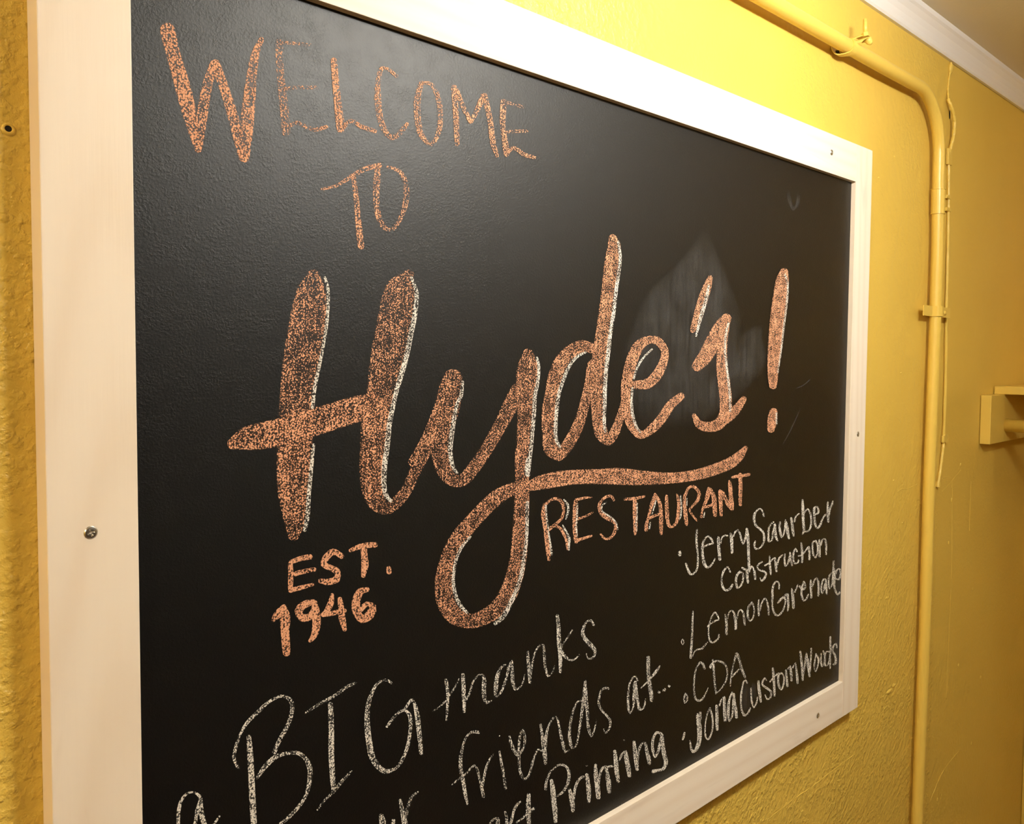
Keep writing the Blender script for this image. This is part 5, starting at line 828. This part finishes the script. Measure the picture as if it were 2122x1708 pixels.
for label, letters in CHALK:
    lift[0] = 0.00012
    if letters[0][0][0] == 's':
        for L in letters:
            o = bpart('chalk_smear', chalk_mesh(L), None)
            o['label'] = label
        continue
    wd = bpy.data.objects.new('chalk_word', None)
    wd.empty_display_size = 0.02
    COL.objects.link(wd)
    wd.parent = board
    wd.location = -BASE
    wd['label'] = label
    for L in letters:
        obj('chalk_letter', chalk_mesh(L), None, wd)

# ------------------------------------------------------------------ the conduit
PH = T - 0.0220         # the level run stands off the wall on its clamp
PY = T - 0.0180         # the upright run is strapped to the wall
PR = 0.0117
HX0 = X0 + 0.002
VX = 1.6262
pz = 2.1645
bend = 0.116
path = [(HX0, PH, pz - .002), (0.0, PH, pz - .002), (0.7, PH, pz - .001), (1.1, PH, pz), (1.33, PH, pz + .001), (1.44, PH + .001, pz + .003)]
for i in range(15):
    a = math.pi / 2 * i / 14
    path.append((1.6035 - bend + bend * math.sin(a), PH + .001 + (PY - PH - .002) * (i / 14), pz + .004 - bend + bend * math.cos(a)))
path += [(1.6090, PY, 1.96), (1.6135, PY, 1.88), (1.6140, PY, 1.70), (1.6108, PY, 1.55), (1.6073, PY, 1.39), (1.6088, PY, 1.09), (1.5983, PY, 0.68), (1.595, PY, 0.35), (1.593, PY, 0.001)]
PB = Vector((1.593, PY, 0))
pipe = thing('conduit_pipe', 'thick round conduit painted yellow, bending down from under the ceiling beside the chalkboard', 'pipe', PB)


def ppart(par, base, name, bm, mat, **k):
    o = obj(name, bm, mat, par, **k)
    o.location = -base
    return o


ppart(pipe, PB, 'pipe_run', tube(path, PR, 28), M_PIPE, smooth=True)
cz0, cz1, cx = 1.9415, 1.9915, 1.6092
bm = tube([(cx + .001, PY, cz0), (cx + .001, PY, cz0 + .0012), (cx + .001, PY, cz0 + .0014), (cx - .001, PY, cz1 - .0014), (cx - .001, PY, cz1 - .0012), (cx - .001, PY, cz1)],
          [0.0142, 0.0142, 0.0133, 0.0133, 0.0142, 0.0142], 28)
ppart(pipe, PB, 'coupling', bm, M_PIPE)


def add_strip(bm, pts, wv, th):
    """flat metal strip: pts is its centre line, wv the half width vector, th its thickness"""
    pts = [Vector(p) for p in pts]
    wv = Vector(wv)
    rows = []
    for i, p in enumerate(pts):
        t = (pts[min(i + 1, len(pts) - 1)] - pts[max(i - 1, 0)]).normalized()
        nn = t.cross(wv).normalized() * th / 2
        rows.append([bm.verts.new(p - wv + nn), bm.verts.new(p + wv + nn), bm.verts.new(p + wv - nn), bm.verts.new(p - wv - nn)])
    for a, b in zip(rows, rows[1:]):
        for i in range(4):
            bm.faces.new((a[i], a[(i + 1) % 4], b[(i + 1) % 4], b[i]))
    bm.faces.new(rows[0])
    bm.faces.new(list(reversed(rows[-1])))


def strap():
    """pipe strap: one short ear, a hoop over the pipe, a long ear that also holds the thin cable"""
    xc, zc, hw, th = 1.6140, 1.7455, 0.0104, 0.0018
    yb = T - .0160                                   # the bar stands off the wall with the pipe
    pts = [(-.060, yb), (-.030, yb), (-.0135, yb)]
    for i in range(9):
        a = math.radians(150 - 120 * i / 8)
        pts.append((0.0136 * math.cos(a), PY - 0.0136 * math.sin(a)))
    pts += [(.0135, yb), (.040, yb), (.088, yb)]
    bm = bmesh.new()
    add_strip(bm, [(xc + x, y, zc) for x, y in pts], (0, 0, hw), th)
    bmesh.ops.recalc_face_normals(bm, faces=bm.faces)
    st = ppart(pipe, PB, 'pipe_strap', bm, M_PIPE)
    obj('strap_spacer', box(xc - .004, xc + .010, T - .0062, T - .0003, zc - hw + .002, zc + hw - .002), M_PIPE, st)
    bm = bmesh.new()
    bmesh.ops.create_uvsphere(bm, u_segments=16, v_segments=8, radius=0.0052)
    for v in bm.verts:
        v.co = Vector((xc + .056 + v.co.x * 1.6, yb - .0008 + v.co.y * .6, zc - .001 + v.co.z))
    obj('screw_head', bm, M_PIPE, st, smooth=True)
    return st


strap()


def hanger():
    """bolted conduit clamp around the level run, with its bolt, nut and threaded end"""
    xc, zc, yc = 1.172, pz, PH
    bm = bmesh.new()
    r = PR + .0011
    # the band climbs over the front of the pipe, leaning to the right as it rises
    ring = []
    for i in range(23):
        a = math.radians(235 - 230 * i / 22)           # 180 is the underside, 90 the front, 0 the top
        ring.append((xc + .006 * (i / 22), yc - r * math.sin(a), zc + r * math.cos(a)))
    add_strip(bm, ring, (.0078, 0, 0), .0016)
    # the ears run on above the pipe and hold the bolt
    ex = xc + .008
    add_strip(bm, smooth_path([(ex, yc - r * .92, zc + r * .35), (ex + .006, yc - r * 1.02, zc + .010), (ex + .018, yc - .015, zc + .016), (ex + .032, yc - .014, zc + .020), (ex + .040, yc - .011, zc + .018)], 4), (.0035, -.007, .0015), .0015)
    add_strip(bm, smooth_path([(ex - .002, yc + .001, zc + r), (ex + .010, yc - .001, zc + .018), (ex + .024, yc - .004, zc + .0235), (ex + .036, yc - .006, zc + .0235)], 4), (.003, -.006, .001), .0015)
    # the loop below that goes back to the wall
    add_strip(bm, smooth_path([(xc - .010, T - .0012, zc + .002), (xc - .011, T - .004, zc - .007), (xc - .010, T - .010, zc - .0135), (xc - .006, yc + .002, zc - .0145), (xc + .000, yc - .006, zc - .0115)], 5), (.0070, 0, 0), .0015)
    bmesh.ops.recalc_face_normals(bm, faces=bm.faces)
    h = ppart(pipe, PB, 'pipe_clamp', bm, M_PIPE)
    bx, by, bz = ex + .030, yc - .017, zc + .0165
    bm = tube([(bx - .001, by - .006, bz - .006), (bx, by - .0052, bz - .0055), (bx, by - .003, bz - .0035), (bx, by - .001, bz - .0005), (bx, by, bz + .001)], [.0016, .0042, .0056, .0060, .0060], 14)
    obj('bolt_head', bm, M_PIPE, h, smooth=True)
    obj('nut', tube([(bx + .001, by + .004, bz + .006), (bx + .001, by + .005, bz + .0125)], 0.0064, 6), M_PIPE, h)
    obj('bolt_shank', tube([(bx + .001, by + .005, bz + .011), (bx + .0015, by + .006, bz + .036)], 0.0034, 10), M_PIPE, h, smooth=True)
    obj('clamp_gap_shade', tube([(xc - .004, yc + .008, zc - .008), (xc - .004, T - .002, zc - .006)], 0.003, 10), M_DARK, h, smooth=True)  # dark rod painted in for the shade inside the clamp loop


hanger()
for part_ in list(pipe.children):          # nothing of the conduit sinks into the wall
    for q_ in [part_] + list(part_.children):
        if q_.type == 'MESH':
            for v in q_.data.vertices:
                v.co.y = min(v.co.y, T - .0002)

# ------------------------------------------------------------------ the thin cable
CB = Vector((1.70, T, 1.38))
cable = thing('thin_cable', 'thin painted cable clipped to the wall along the right side of the thick conduit', 'cable', CB)
q = T - .0030
cz = [(1.7005, q, 2.2690), (1.6990, q, 2.255), (1.6950, q + .0012, 2.2362), (1.6925, q + .0015, 2.2200), (1.6905, q + .001, 2.2059), (1.6840, T - .006, 2.1866), (1.6883, T - .010, 2.1750),
      (1.7042, T - .011, 2.1560), (1.7088, T - .011, 2.1380), (1.7064, T - .010, 2.1135), (1.7020, T - .007, 2.0918), (1.7041, q, 2.0691),
      (1.7095, q, 1.9995), (1.7111, q, 1.9591), (1.7154, q, 1.8783), (1.7177, q, 1.7558), (1.7257, q, 1.6322), (1.7270, q, 1.4865), (1.7239, q, 1.4553), (1.7132, q, 1.4143), (1.7018, q, 1.3810)]
pts = smooth_path(cz, 8)
rad = [(0.0034 if p.z < 2.19 else 0.0019) + 0.0007 * math.sin(i * 1.7) * math.sin(i * .6) for i, p in enumerate(pts)]
ppart(cable, CB, 'cable_run', tube(pts, rad, 12), M_PIPE, smooth=True)
bm = bmesh.new()
vs = [bm.verts.new((1.7088 + .0034 * math.cos(a * math.pi / 8), T - .0007, 2.1630 + (.0085 + .001 * (a % 3)) * math.sin(a * math.pi / 8))) for a in range(16)]
bm.faces.new(vs)
ppart(cable, CB, 'cable_gap_shade', bm, M_DARK)  # dark disc painted for the shaded gap between cable loop and wall
ppart(cable, CB, 'cable_end', tube([(1.7022, T - .003, 1.385), (1.700, T - .003, 1.374)], 0.0046, 8), M_PIPE)
bm = bmesh.new()
bmesh.ops.create_icosphere(bm, subdivisions=2, radius=0.009)
for v in bm.verts:
    v.co = Vector((1.7035 + v.co.x * 1.0, T - .002 + v.co.y * .5, 2.258 + v.co.z * 1.35))
ppart(cable, CB, 'paint_blob', bm, M_PIPE, smooth=True)


def clip(x, z, hole=False, w_=.010, hh=.008):
    bm = box(x - w_ * .8, x + w_, T - .0068, T - .0005, z - hh, z + hh, bev=0.002)
    if hole:
        # the clip's nail eye stands off to the right of the cable
        n = 20
        ro, ri = 0.0098, 0.0040
        xc = x + w_ + .006
        a_ = [[bm.verts.new((xc + r * 1.5 * math.cos(2 * math.pi * i / n), y, z + r * math.sin(2 * math.pi * i / n))) for i in range(n)] for r, y in ((ro, T - .0005), (ro, T - .004), (ri, T - .004), (ri, T - .0005))]
        for k_ in range(4):
            for i in range(n):
                bm.faces.new((a_[k_][i], a_[k_][(i + 1) % n], a_[(k_ + 1) % 4][(i + 1) % n], a_[(k_ + 1) % 4][i]))
        bmesh.ops.recalc_face_normals(bm, faces=bm.faces)
    ppart(cable, CB, 'cable_clip', bm, M_PIPE)


clip(1.7034, 2.074, hh=.017, w_=.012)
clip(1.7025, 1.9900, w_=.014, hh=.004)
clip(1.7049, 1.9640, w_=.014, hh=.004)
clip(1.7260, 1.4760, hole=True)

# ------------------------------------------------------------------ the coat shelf across the end of the hall
SB = Vector((2.2, T, 1.449))
shelf = thing('closet_shelf', 'yellow painted closet shelf with a hanging rod, carried by a wooden cleat on the wall', 'shelf', SB)
CT = -0.0028
bm = bmesh.new()
prof = [(1.9670, 1.566), (1.9690, 1.5655), (X1, 1.566), (X1, 1.4500), (1.9745, 1.4500), (1.972, 1.4500)]
add_box(bm, 1.9700, X1 - .0005, CT, T, 1.4495, 1.5645, bev=0.0012)
ppart(shelf, SB, 'shelf_cleat', bm, M_SHELF)
ppart(shelf, SB, 'shelf_cleat', box(1.9700, X1 - .0005, YN, YN + .0228, 1.4495, 1.5645, bev=0.0012), M_SHELF)
ppart(shelf, SB, 'shelf_board', box(2.0640, X1 - .0005, YN + .001, T - .0005, 1.5648, 1.5840, bev=0.0015), M_SHELF)
ppart(shelf, SB, 'hanging_rod', tube([(2.0850, CT + .001, 1.4890), (2.0850, YN + .022, 1.4890)], 0.0160, 28), M_SHELF, smooth=True)

# ------------------------------------------------------------------ main ceiling lamp and two added fill globes (outside the frame)
for (lx, ly, hl, pw, lc, lab) in LAMPS:
    k = NT('lamp_glass')
    em = k.n('ShaderNodeEmission')
    em.inputs[0].default_value = (*lc, 1)
    em.inputs[1].default_value = pw
    k.l(em.outputs[0], k.out.inputs[0])
    lp = thing('main_or_fill_lamp', lab, 'lamp', (lx, ly, LAMP_Z))
    if hl:
        obj('lamp_tube', tube([(-hl, 0, 0), (hl, 0, 0)], 0.040, 20), k.m, lp, smooth=False)
        for sx in (-1, 1):
            obj('lamp_cap', tube([(sx * hl, 0, 0), (sx * (hl + .03), 0, 0)], 0.043, 20), M_TRIM, lp)
            obj('lamp_hanger', box(sx * (hl + .015) - .01, sx * (hl + .015) + .01, -.012, .012, .035, CEIL - LAMP_Z), M_TRIM, lp)
    else:
        bm = bmesh.new()
        bmesh.ops.create_uvsphere(bm, u_segments=20, v_segments=12, radius=LAMP_R)
        obj('fill_globe', bm, k.m, lp, smooth=True)
        bm = tube([(0, 0, LAMP_R - .012), (0, 0, LAMP_R + .008), (0, 0, CEIL - LAMP_Z - .012), (0, 0, CEIL - LAMP_Z)], [.03, .035, .05, .06], 24)
        obj('fill_globe_base', bm, M_TRIM, lp)
